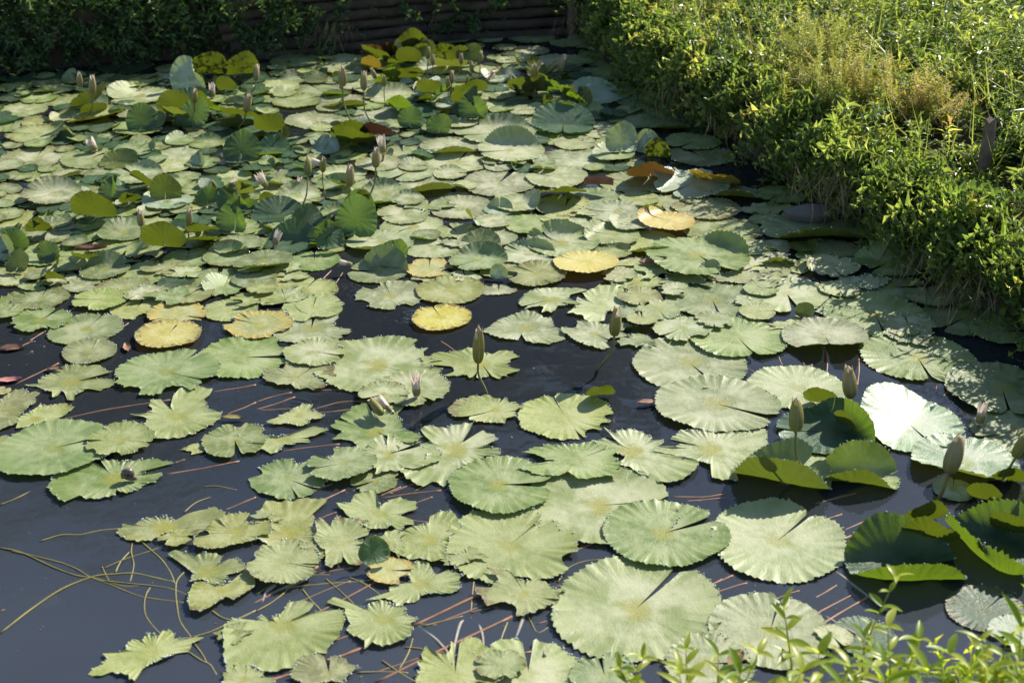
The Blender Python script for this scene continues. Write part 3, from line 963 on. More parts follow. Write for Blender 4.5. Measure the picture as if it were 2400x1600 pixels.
# flat pads: x, y, width (in notes scale), colour, notch direction, raggedness, curls (direction, start, degrees)
PADS = {
 A: [(150,812,290,'g',300,0),(430,768,290,'g',200,0),(530,832,280,'l',250,0),(690,752,240,'g',100,0),(990,717,230,'g',20,0),(1145,612,480,'k',250,0),
     (1260,762,320,'l',200,0),(1020,802,230,'g',30,0),(1590,708,370,'p',300,0),(1730,742,300,'p',180,0),(360,918,300,'g',280,0),(640,930,400,'g',10,0),
     (900,900,200,'g',100,0),(1050,885,190,'g',60,0),(205,1015,430,'p',265,0),(1285,905,530,'p',190,0),(830,1000,300,'w',0,0,[(90,.0,35)]),
     (830,1080,540,'l',200,0,[(300,.3,25)]),(100,1170,300,'g',100,0),(355,1255,510,'l',180,0,[(20,.35,35)]),(1340,1075,440,'p',200,0),(1300,1192,470,'g',355,0),
     (1265,1390,370,'g',40,0,[(20,.45,60)]),(1655,1425,520,'p',80,0),(840,1470,530,'g',30,0),(330,1455,610,'p',92,0),(2080,920,220,'g',0,0),(2150,1005,270,'g',180,0,[(90,.3,40)]),
     (2080,1265,420,'k',60,0),(1870,1520,300,'g',200,0),(1570,1545,330,'p',10,0),(1100,1520,320,'v',200,0,[(80,-.2,30)]),(700,1555,420,'l',20,0),(60,1530,300,'p',180,0),
     (1750,830,260,'p',180,0),(1000,1000,240,'l',90,0),(2250,860,260,'g',0,0),(1900,1330,300,'g',180,0),(2180,1350,250,'l',0,0),(560,1120,200,'l',0,0),(330,1140,240,'l',0,0)],
 B: [(480,470,500,'k',180,0),(365,575,420,'g',30,0),(445,625,410,'l',200,0),(640,560,160,'p',0,0),(850,565,400,'p',200,0),(240,685,220,'g',0,0),
     (340,740,240,'g',200,0,[(100,.2,50)]),(190,815,400,'p',185,0),(100,912,260,'g',0,0),(590,830,430,'g',160,0),(370,942,420,'g',10,0),(812,950,470,'p',180,0),
     (855,652,300,'p',150,0),(1000,722,310,'l',0,0),(1240,905,420,'p',190,0,[(90,.4,30)]),(540,1112,500,'p',335,0),(620,1192,220,'l',0,0),(1125,1065,440,'p',182,0),
     (365,1310,210,'l',40,0),(150,1385,300,'k',70,0,[(80,.0,35)]),(1350,1405,400,'l',120,0),(1795,1367,520,'p',190,0),(2200,1235,680,'p',190,0),(1840,1500,580,'p',45,0),
     (2345,1415,580,'p',186,0),(2230,1545,260,'p',0,0),(1880,1160,300,'p',120,0),(1130,1530,390,'p',150,0),(1450,1550,260,'p',0,0),(850,1430,320,'l',30,0),
     (1640,440,160,'p',0,0),(1780,358,360,'g',200,0,[(70,.1,20)]),(2010,425,180,'p',0,0),(2140,362,250,'p',30,0),(2290,450,210,'g',180,0),(2310,565,200,'p',180,0),
     (1640,645,380,'p',0,0),(1850,650,300,'g',90,0),(2105,912,190,'l',0,0),(2200,972,290,'p',20,0),(2290,885,200,'p',0,0),(2255,1025,220,'g',0,0),(2190,745,270,'w',200,0,[(180,.1,40)]),
     (2310,730,240,'w',0,0,[(80,.1,40)]),(1395,800,150,'w',0,0,[(120,-.2,45)]),(1530,895,170,'w',0,0,[(60,-.2,40)]),(1440,1035,440,'k',60,0,[(200,.3,40)]),
     (1760,1000,210,'w',60,0,[(60,.2,40)]),(1920,1020,140,'w',0,0),(640,1390,260,'w',30,0,[(60,-.1,45)]),(560,760,190,'v',0,0,[(90,-.3,25)]),(740,875,240,'k',0,0,[(270,.0,25)]),
     (750,650,280,'l',0,0),(1130,620,300,'v',0,0),(1420,690,330,'g',0,0),(1030,830,260,'p',0,0),(1700,1200,340,'g',0,0),(700,1010,260,'l',0,0),(1560,500,200,'g',0,0),(2120,650,240,'l',0,0),
     (1560,1010,300,'g',0,0),(1300,1150,280,'l',0,0),(1650,900,300,'g',0,0),(2000,1090,260,'p',0,0),(900,800,240,'p',0,0),(2080,780,280,'p',0,0)],
 C_: [(180,352,400,'g',260,0,[(100,.2,20)]),(640,420,280,'g',200,0,[(120,.2,25)]),(480,405,260,'g',0,0),(420,575,480,'p',200,0),(610,572,250,'g',0,0),(850,582,300,'g',180,0),
      (780,670,300,'g',0,0),(930,712,360,'g',0,0),(960,775,300,'g',180,0),(560,740,180,'g',0,0),(775,892,480,'w',180,0,[(100,.2,30)]),(1165,940,360,'g',100,0),(1420,1055,520,'g',0,0),(1130,1122,480,'g',190,0),
      (740,1040,290,'l',150,0),(890,1155,300,'p',180,0),(1450,1180,340,'g',20,0),(1665,1318,460,'g',200,0),(1735,1440,550,'g',150,0),(800,1240,230,'p',0,0),(590,1472,570,'p',178,0),
      (930,1450,370,'g',100,0,[(100,.1,25)]),(130,1035,290,'p',0,0),(40,920,210,'p',0,0),(300,650,260,'p',0,0),(180,470,300,'p',0,0),(330,930,260,'g',0,0),(1700,1190,260,'k',0,0),(470,1180,540,'k',260,0,[(90,-.2,28)]),(580,1330,360,'l',0,0)],
 E_: [(40,180,300,'g',330,0),(130,272,280,'p',180,0),(345,60,290,'g',60,0),(620,62,260,'p',0,0),(500,262,520,'p',200,0,[(95,.3,35)]),(790,140,230,'l',0,0),(890,172,220,'g',0,0),
      (1250,72,480,'p',160,0),(1250,228,300,'g',180,0),(1540,320,420,'w',60,0,[(150,.5,25)]),(1780,335,360,'l',10,0),(1815,205,280,'g',180,0),(1150,330,170,'g',0,0),(1180,392,240,'g',200,0),
      (60,415,300,'g',180,0),(240,487,570,'l',60,0),(435,575,460,'g',0,0,[(110,.45,25)]),(770,582,430,'g',190,0),(1135,602,430,'g',0,0,[(110,.4,28)]),(1010,702,310,'l',180,0),
      (1165,768,380,'g',280,0,[(20,.3,35)]),(340,692,310,'p',0,0),(90,850,200,'k',180,0,[(90,.0,60)]),(375,825,380,'g',30,0,[(50,.1,55)]),(740,795,440,'g',180,0),(670,905,250,'g',20,0,[(60,.3,40)]),
      (965,938,420,'g',15,0),(1355,955,500,'g',38,0),(1725,825,410,'g',110,0),(2080,818,400,'g',20,0),(2200,565,350,'g',180,0),(2190,722,420,'g',180,0),(1620,1035,320,'k',45,1),(1740,1165,410,'l',30,1),
      (2005,1000,470,'g',100,0),(2060,1090,370,'g',80,0,[(150,.2,35)]),(2115,1290,480,'l',40,0),(130,1015,300,'p',20,0),(350,1010,230,'g',0,0,[(20,.2,45)]),(745,1065,310,'p',0,0),
      (1145,1100,490,'l',10,0),(925,1212,450,'l',180,0),(1262,1265,470,'l',80,1),(375,1192,460,'g',90,0),(70,1320,300,'g',60,0),(378,1390,490,'g',45,0),(790,1465,640,'g',60,0),
      (1630,1335,500,'m',200,1),(1550,1530,600,'y',65,0),(2385,1432,560,'m',170,1),(920,40,260,'g',0,0),(2080,130,260,'g',0,0),(1700,60,250,'g',0,0),(2150,60,300,'p',0,0),(1420,180,200,'g',0,0),
      (2300,930,240,'g',0,0),(1430,480,260,'l',0,0),(760,330,300,'g',0,0),(1950,700,260,'v',0,0),(30,740,180,'o',0,0)],
 F_: [(140,210,330,'l',0,0),(400,265,430,'p',340,0,[(110,.3,30)]),(230,80,210,'g',0,0),(730,160,330,'g',180,0,[(80,.3,40)]),(745,245,250,'g',0,0),(1010,140,280,'l',0,0),
      (770,50,460,'p',0,0),(1390,30,480,'p',210,0),(1575,157,490,'p',195,0),(2228,120,640,'p',40,0),(1920,150,220,'p',180,0),(1885,345,550,'p',183,0),(2230,380,260,'w',60,0,[(60,.1,45)]),
      (2180,490,320,'p',0,0),(1170,235,450,'g',0,0),(1135,325,220,'g',0,0,[(300,.2,30)]),(1395,295,290,'p',200,0),(1360,415,450,'p',190,0),(1440,520,520,'p',200,0),(1140,672,560,'p',155,0),
      (1618,712,510,'p',145,0),(1560,620,260,'g',0,0),(1850,578,370,'l',150,1),(2160,615,430,'p',170,0),(2060,705,370,'l',0,0,[(80,.1,35)]),(2045,860,490,'g',200,0,[(70,.2,35)]),
      (1130,930,520,'g',180,0,[(60,.15,60)]),(1590,912,400,'m',90,1),(1240,1155,590,'p',125,1),(1790,1118,600,'l',150,0),(1705,1368,540,'y',132,0),(445,1105,590,'l',55,0),
      (525,1275,530,'l',90,0),(510,1455,680,'p',95,2),(80,885,490,'g',200,0),(-10,1025,400,'g',0,0),(540,838,430,'g',110,0),(60,1135,260,'l',0,0),(330,680,470,'k',200,0,[(80,.0,45)]),
      (50,560,240,'g',0,0),(30,700,240,'g',0,0),(2230,1110,270,'p',90,2),(720,715,210,'l',0,0),(220,440,470,'k',200,0,[(100,.1,30)]),(680,300,200,'k',0,0),(560,150,260,'g',0,0),(900,230,240,'g',0,0),
      (420,480,300,'g',0,0),(1780,40,300,'p',0,0),(2300,250,200,'p',0,0)],
 G_: [(420,78,530,'p',170,0),(60,325,430,'p',180,0,[(10,.3,40)]),(490,345,510,'l',60,0),(780,265,520,'g',182,0),(960,405,500,'p',178,0),(605,535,550,'p',170,0),(160,510,430,'g',180,0),
      (915,625,470,'l',175,0),(1060,528,370,'p',0,0),(1255,672,550,'l',165,0),(1110,118,540,'l',170,0),(1650,155,650,'w',200,1,[(150,.5,30)]),(1170,275,330,'l',0,0),(1375,318,500,'l',280,1),
      (1790,362,560,'l',165,0),(1415,520,490,'y',160,0),(1940,555,640,'g',200,0),(470,692,600,'p',163,0),(150,790,500,'p',170,1),(678,892,530,'y',165,0),(225,975,510,'l',160,0),
      (1710,830,900,'g',320,0),(2250,880,470,'p',200,0),(1210,885,400,'p',280,1),(950,785,270,'l',0,0),(1170,1035,500,'l',200,2),(1840,1190,800,'g',278,0),(930,1240,780,'p',215,2),(360,1195,600,'p',200,2),
      (1350,1320,360,'l',300,1),(1195,1412,280,'l',90,1),(115,1450,740,'p',265,2),(770,1515,540,'p',330,2),(1555,1480,480,'p',200,1),(2285,1120,320,'g',0,0),(2250,1335,330,'l',0,0),
      (2075,1550,840,'g',300,0),(1780,960,320,'g',0,1),(1480,1130,260,'p',0,1),(2050,240,420,'g',0,0),(2200,720,360,'g',0,0)],
 H_: [(120,240,420,'g',200,0),(450,585,860,'g',190,0),(1020,700,350,'g',150,0),(900,570,320,'g',0,0),(630,755,520,'p',200,0),(100,700,290,'p',0,1),(90,845,300,'p',0,1),(570,905,460,'p',300,1),
      (655,1118,360,'p',265,0),(175,1150,740,'p',278,0),(1080,880,560,'g',200,1),(1130,1075,600,'g',0,1),(1490,1190,420,'g',90,0),(985,1340,920,'g',265,0),(1820,1350,800,'g',200,0),
      (1900,1150,720,'g',0,0),(2150,1490,560,'g',0,0),(515,1555,740,'p',272,0,[(280,.5,25)]),(310,900,230,'l',0,2),(60,960,260,'l',0,1),(330,740,260,'v',0,1)],
 I_: [(825,112,490,'l',80,0),(680,375,780,'l',8,2),(1530,300,850,'g',348,0),(2260,150,820,'g',0,0),(90,650,540,'l',350,2),(430,710,540,'l',200,2),(1690,690,760,'l',110,1),(495,1000,1010,'g',15,0),
      (1110,935,560,'l',355,1),(1010,1290,1180,'g',22,1),(2160,930,560,'g',300,1),(1800,1000,200,'l',0,2),(20,460,150,'m',180,0),(10,920,220,'l',0,2)],
 J_: [(550,125,520,'p',350,1),(370,350,560,'l',40,2),(1110,215,1060,'p',345,1),(1430,450,640,'p',180,1),(1180,515,440,'p',200,1),(2080,215,680,'l',300,2),(365,695,530,'l',40,2),(240,905,800,'l',190,3),
      (1110,845,790,'g',330,2),(1220,1060,680,'p',20,2),(800,1170,560,'g',190,1),(1095,1285,410,'g',200,1),(300,1270,640,'g',340,1),(1780,1060,980,'p',48,1),(2195,645,580,'l',200,2),
      (2245,1350,940,'g',0,0),(1115,1570,740,'l',80,2),(350,1670,640,'l',300,2)],
 K_: [(1630,200,1030,'p',312,0),(1870,590,1060,'p',345,0),(490,695,800,'l',120,1),(1230,1080,980,'p',150,2),(1900,1050,960,'p',165,1),(600,1115,740,'g',20,2),(795,1510,1340,'p',3,0),
      (1400,1780,1080,'g',15,0),(2480,1290,900,'g',20,0,[(255,.05,72),(70,.4,40)])],
 L_: [(265,432,860,'p',300,0),(1370,145,1000,'g',272,0),(2150,455,980,'g',250,0),(1290,760,980,'w',300,0,[(150,-.05,22)]),(560,850,880,'k',180,0,[(30,.2,80)]),(1800,1130,960,'w',200,0,[(250,.3,30)]),
      (2260,832,740,'g',190,0),(830,1260,700,'g',0,0,[(80,.0,78),(250,.3,70)]),(1700,1370,380,'w',60,0),(70,1080,260,'g',0,1),(420,1150,360,'g',0,0)],
 M_: [(1350,180,640,'l',20,2),(1870,105,500,'l',30,2),(1610,255,280,'l',0,2),(2150,222,560,'l',180,2),(1900,545,740,'l',120,3),(2030,755,640,'l',45,2),(1340,1325,1000,'l',60,3),(2250,1550,420,'l',90,2)],
 N_: [(790,305,560,'l',60,3),(1530,260,740,'l',60,2),(1540,660,780,'l',120,3),(1120,1020,820,'l',340,2),(260,1160,1130,'l',42,1),(260,510,620,'l',350,1),(490,385,320,'l',0,1),(670,1490,540,'l',100,2),
      (1830,1500,740,'l',90,2),(2250,1440,420,'g',180,1),(80,50,170,'l',0,2),(1230,560,400,'m',0,1)],
 O_: [(1140,890,1530,'p',38,0),(-25,325,1130,'l',38,1),(115,770,640,'l',120,2),(150,1470,900,'p',90,1),(850,1520,580,'g',100,1),(2435,270,1240,'p',32,0),(2370,1110,1060,'p',60,0),(1800,1430,760,'p',0,1)],
 P_: [(1230,520,1060,'k',0,0,[(88,.15,68),(262,.25,80)]),(2150,370,1180,'k',300,0,[(205,.2,68),(60,.2,70),(285,.4,50)]),(2000,900,700,'k',30,0),(2270,1120,460,'w',200,0),(590,1180,330,'p',300,1),(880,1150,560,'k',180,0)],
}
# standing and folded leaves: base x, base y, width, colour, lean direction, angle (270 shows the underside)
RAISED = {
 A: [(1640,1085,330,'v',265,78),(1910,1050,240,'v',250,70),(1930,735,370,'v',270,62),(2230,725,340,'v',275,60),(2090,850,200,'v',270,75),(2130,1190,200,'v',290,75),(2200,1520,360,'k',80,50),(680,1270,150,'v',200,55)],
 B: [(1080,545,190,'o',260,60),(1210,500,170,'o',280,65),(1065,655,190,'y',265,65),(1410,600,240,'v',270,70),(1240,605,130,'v',200,75),(1460,500,270,'v',265,55),(1740,510,210,'v',270,55),
     (1860,555,230,'v',270,60),(1970,525,140,'v',280,50),(1390,735,340,'v',270,35),(1610,890,250,'v',260,60),(1340,1020,250,'k',250,50),(1930,1000,270,'v',265,55),(1980,880,310,'v',270,40),
     (1410,1200,240,'k',85,60),(1130,1290,340,'n',270,38),(1650,1250,260,'k',60,55),(880,1285,370,'v',270,48),(920,1350,370,'v',275,45),(140,1225,290,'v',265,72),(230,1330,190,'v',330,70),(735,710,90,'v',300,70),(1330,500,110,'y',250,75),
     (1680,580,140,'v',270,50),(1560,950,150,'v',280,45),(1290,640,150,'v',270,45)],
 C_: [(65,885,140,'v',200,76),(215,905,240,'v',265,72),(335,1005,160,'v',200,80),(480,985,250,'v',30,76),(520,1080,270,'v',230,55),(1030,1430,330,'w',110,72),(1230,1400,250,'w',70,66),
      (1350,1450,260,'v',250,72),(1280,1640,450,'o',262,36),(1880,1680,460,'y',250,34),(60,595,90,'v',200,72)],
 E_: [(900,470,430,'v',268,66),(1530,305,300,'v',100,72),(1530,750,420,'v',272,72),(1890,620,310,'v',270,35),(1900,690,320,'v',275,28),(1930,350,230,'k',120,65),(2110,370,220,'w',60,60),(2290,400,180,'k',60,65),
      (120,800,280,'k',80,62),(430,865,230,'k',75,58),(545,1030,210,'v',255,45),(820,860,250,'v',265,40)],
 F_: [(930,450,320,'k',80,66),(890,640,440,'k',75,62),(660,715,230,'k',110,70),(515,545,130,'v',250,72),(120,335,170,'v',270,75),(2030,520,210,'w',200,60),(1230,900,330,'k',60,62),(2220,1010,170,'w',70,65)],
 G_: [(1830,980,200,'g',100,45),(480,230,430,'v',265,25)],
 H_: [(320,1360,180,'v',60,60)],
 K_: [(810,515,260,'v',270,55)],
 L_: [(480,590,330,'v',250,60),(760,830,330,'v',205,66),(1970,1460,320,'v',250,70),(2170,1290,380,'v',260,50),(1420,1650,400,'v',265,62)],
 N_: [(1110,525,290,'k',110,55)],
 P_: [(1440,290,540,'v',265,60),(2250,200,420,'v',240,65)],
}


# torn leaves: outlines as seen from their own centre (notes scale), keyed by tile and pad
OUTLINES = {
 (M_,1350,180): ((1500,150),[(1070,200),(1140,130),(1240,130),(1350,75),(1500,55),(1600,75),(1690,100),(1720,20),(1830,-10),(1960,-40),(2070,20),(2080,100),(1990,165),(1900,160),(1820,220),(1780,235),(1650,205),(1480,220),(1400,270),(1280,285),(1150,260)]),
 (M_,1900,545): ((1900,570),[(1540,400),(1620,375),(1720,395),(1800,440),(1850,410),(1990,405),(2050,435),(2010,510),(2100,460),(2180,450),(2270,520),(2210,560),(2080,600),(2130,640),(2060,640),(2080,700),(2030,720),(1950,680),(1870,650),(1740,660),(1780,590),(1690,510)]),
 (M_,2030,755): ((2050,740),[(1740,780),(1790,670),(1880,670),(1950,690),(2060,700),(2150,650),(2220,590),(2340,540),(2352,600),(2350,690),(2310,740),(2230,800),(2150,840),(2080,810),(1960,900),(1860,950),(1750,930),(1730,870)]),
 (M_,1340,1325): ((1400,1280),[(800,1495),(880,1430),(950,1400),(920,1390),(990,1360),(940,1310),(1060,1300),(1160,1280),(1170,1240),(1220,1180),(1310,1190),(1340,1145),(1400,1135),(1460,1165),(1490,1110),(1560,1090),(1610,1130),(1600,1175),(1720,1180),(1800,1160),(1870,1170),(1760,1230),(1740,1290),(1640,1300),(1570,1340),(1480,1380),(1400,1400),(1340,1440),(1280,1500),(1250,1560),(1190,1560),(1190,1520),(1100,1500),(1010,1480),(960,1510),(860,1510)]),
 (I_,680,375): ((640,380),[(215,410),(360,400),(345,380),(440,320),(560,250),(720,225),(800,220),(930,230),(960,270),(1050,295),(900,330),(740,365),(900,350),(1060,360),(1040,410),(920,465),(800,450),(740,490),(690,510),(685,555),(620,555),(600,490),(560,460),(530,520),(485,530),(480,480),(420,465),(370,430)]),
 (I_,1690,690): ((1620,690),[(1190,685),(1330,680),(1400,650),(1400,620),(1365,600),(1390,545),(1480,540),(1520,590),(1570,620),(1590,530),(1650,460),(1760,415),(1850,430),(1950,460),(1930,500),(1880,550),(1920,640),(2050,660),(2020,720),(1980,740),(1960,770),(1800,860),(1650,900),(1400,920),(1350,860),(1310,780),(1370,720)]),
 (I_,1010,1290): ((1080,1260),[(430,1350),(480,1300),(465,1270),(560,1190),(700,1160),(830,1120),(900,1150),(985,1190),(915,1095),(1060,1100),(1140,1130),(1170,1095),(1190,1130),(1300,1110),(1420,1090),(1610,1135),(1450,1170),(1280,1210),(1350,1230),(1500,1215),(1500,1250),(1440,1300),(1310,1330),(1300,1360),(1150,1415),(1080,1390),(1060,1435),(900,1460),(800,1460),(720,1430),(600,1500),(500,1440)]),
 (I_,90,650): ((60,640),[(-120,620),(0,560),(130,480),(230,465),(280,500),(330,480),(370,495),(320,540),(340,580),(270,620),(190,690),(170,770),(0,830),(-120,800)]),
 (I_,430,710): ((340,720),[(150,810),(190,690),(300,650),(370,590),(430,600),(480,595),(600,585),(690,620),(620,670),(540,720),(520,780),(530,810),(350,830),(310,770),(270,800)]),
 (N_,790,305): ((790,310),[(530,260),(560,240),(545,130),(620,100),(690,170),(700,130),(745,70),(830,90),(900,90),(1050,110),(1050,180),(1030,240),(910,270),(950,290),(1055,290),(1040,325),(950,330),(960,360),(1020,410),(980,500),(940,525),(850,510),(800,440),(790,490),(720,510),(700,540),(640,510),(640,380),(600,370),(540,290)]),
 (N_,1540,660): ((1500,660),[(980,830),(1100,820),(1220,760),(1230,700),(1420,650),(1390,530),(1410,470),(1520,455),(1590,490),(1650,580),(1640,610),(1750,550),(1830,560),(1860,590),(1915,600),(1860,640),(1890,710),(1790,760),(1650,760),(1520,780),(1480,830),(1380,840),(1300,880),(1250,830),(1150,815)]),
 (N_,1120,1020): ((1170,1000),[(655,850),(720,790),(800,820),(900,860),(1030,910),(1040,870),(1120,850),(1190,840),(1260,880),(1370,890),(1390,970),(1500,1000),(1420,1040),(1455,1110),(1400,1190),(1300,1220),(1160,1255),(1070,1230),(1000,1285),(1000,1210),(880,1140),(830,1090),(870,1050),(820,960),(820,900)]),
 (N_,1530,260): ((1600,270),[(1180,250),(1190,225),(1300,235),(1400,190),(1480,160),(1590,140),(1600,80),(1700,40),(1800,30),(1900,130),(1880,180),(1790,250),(1760,330),(1740,460),(1640,490),(1500,450),(1440,470),(1260,410),(1290,330),(1280,280)]),
 (N_,260,1160): ((230,1040),[(-310,1150),(-290,1050),(-200,990),(0,1000),(70,965),(140,1000),(240,930),(300,830),(380,840),(440,825),(535,860),(500,920),(340,1000),(560,930),(750,905),(820,930),(820,1040),(790,1100),(780,1160),(720,1210),(640,1300),(520,1310),(510,1380),(400,1420),(200,1480),(0,1490),(-150,1480),(-300,1400),(-290,1250)]),
 (J_,240,905): ((230,900),[(-150,960),(0,990),(110,1030),(150,1045),(240,1000),(250,960),(350,965),(380,940),(500,935),(480,900),(680,835),(540,800),(400,840),(320,870),(230,880),(200,890),(0,870),(-150,850)]),
 (J_,1115,1570): ((1130,1600),[(740,1515),(870,1500),(900,1430),(1000,1400),(1100,1400),(1120,1450),(1110,1500),(1150,1535),(1230,1480),(1330,1450),(1400,1490),(1470,1490),(1480,1560),(1320,1610),(1440,1650),(1450,1700),(1360,1710),(1350,1760),(1300,1760),(1250,1700),(1200,1740),(1110,1740),(1050,1750),(900,1680),(820,1600)]),
 (J_,350,1670): ((290,1780),[(30,1600),(90,1480),(240,1480),(330,1470),(450,1450),(650,1470),(640,1510),(560,1545),(500,1600),(550,1630),(520,1700),(560,1770),(560,1860),(430,1870),(270,1890),(210,1870),(150,1930),(110,1880),(0,1830),(20,1770),(140,1740),(150,1680)]),
 (J_,365,695): ((390,700),[(95,760),(200,720),(350,640),(440,590),(530,600),(500,650),(560,660),(630,700),(600,730),(500,740),(490,770),(400,795),(280,770),(170,780)]),
 (K_,1230,1080): ((1120,1020),[(830,820),(940,870),(1000,850),(1080,830),(1150,830),(1290,900),(1270,940),(1400,920),(1390,960),(1320,990),(1300,1030),(1500,1070),(1600,1100),(1720,1130),(1680,1230),(1560,1300),(1420,1330),(1330,1320),(1310,1270),(1180,1260),(1100,1200),(980,1160),(1040,1070),(890,1030),(750,980),(730,940),(850,910),(990,970)]),
 (K_,1900,1050): ((1850,990),[(1460,905),(1540,830),(1700,840),(1900,850),(2100,850),(2330,820),(2352,950),(2300,1000),(2352,1060),(2250,1130),(2100,1180),(2060,1240),(2080,1290),(1950,1290),(1830,1280),(1820,1150),(1720,1120),(1600,1100),(1500,1060),(1300,1030),(1310,990),(1470,1000),(1540,960),(1690,960)]),
 (G_,115,1450): ((120,1450),[(-270,1480),(-150,1400),(0,1330),(130,1300),(220,1320),(300,1360),(360,1360),(390,1440),(490,1500),(480,1560),(350,1610),(200,1600),(130,1580),(80,1500),(60,1570),(-100,1560),(-200,1520)]),
 (G_,930,1240): ((850,1260),[(510,1320),(560,1280),(600,1180),(690,1200),(640,1130),(800,1070),(900,1070),(1100,1080),(1250,1140),(1310,1220),(1200,1250),(980,1250),(1130,1290),(1000,1300),(880,1310),(850,1390),(750,1430),(690,1400),(640,1350)]),
 (J_,1780,1060): ((1830,990),[(1510,820),(1590,770),(1700,800),(1830,790),(2000,770),(1960,850),(1900,940),(2000,880),(2080,840),(2180,870),(2220,930),(2100,980),(2240,1000),(2250,1050),(2100,1060),(2060,1090),(2040,1130),(1940,1150),(1830,1200),(1780,1290),(1730,1350),(1680,1320),(1620,1300),(1540,1350),(1420,1310),(1310,1220),(1400,1160),(1560,1100),(1580,1030),(1500,960),(1620,940),(1560,900)]),
}
SKIP = {(M_, 1870, 105)}        # part of the long torn leaf


def cast_outline(poly, ang):
    """distance from the origin to the rim of poly in each direction"""
    P = np.array(poly)
    Q = np.roll(P, -1, 0)
    out = np.full(len(ang), 0.004)
    for i_, a_ in enumerate(ang):
        d = np.array([math.cos(a_), math.sin(a_)])
        e = Q - P
        den = d[0] * e[:, 1] - d[1] * e[:, 0]
        with np.errstate(divide='ignore', invalid='ignore'):
            t_ = (P[:, 0] * e[:, 1] - P[:, 1] * e[:, 0]) / den
            s_ = (P[:, 0] * d[1] - P[:, 1] * d[0]) / den
        ok = (np.abs(den) > 1e-12) & (t_ > 0) & (s_ >= 0) & (s_ <= 1)
        if ok.any():
            out[i_] = t_[ok].max()
    return out



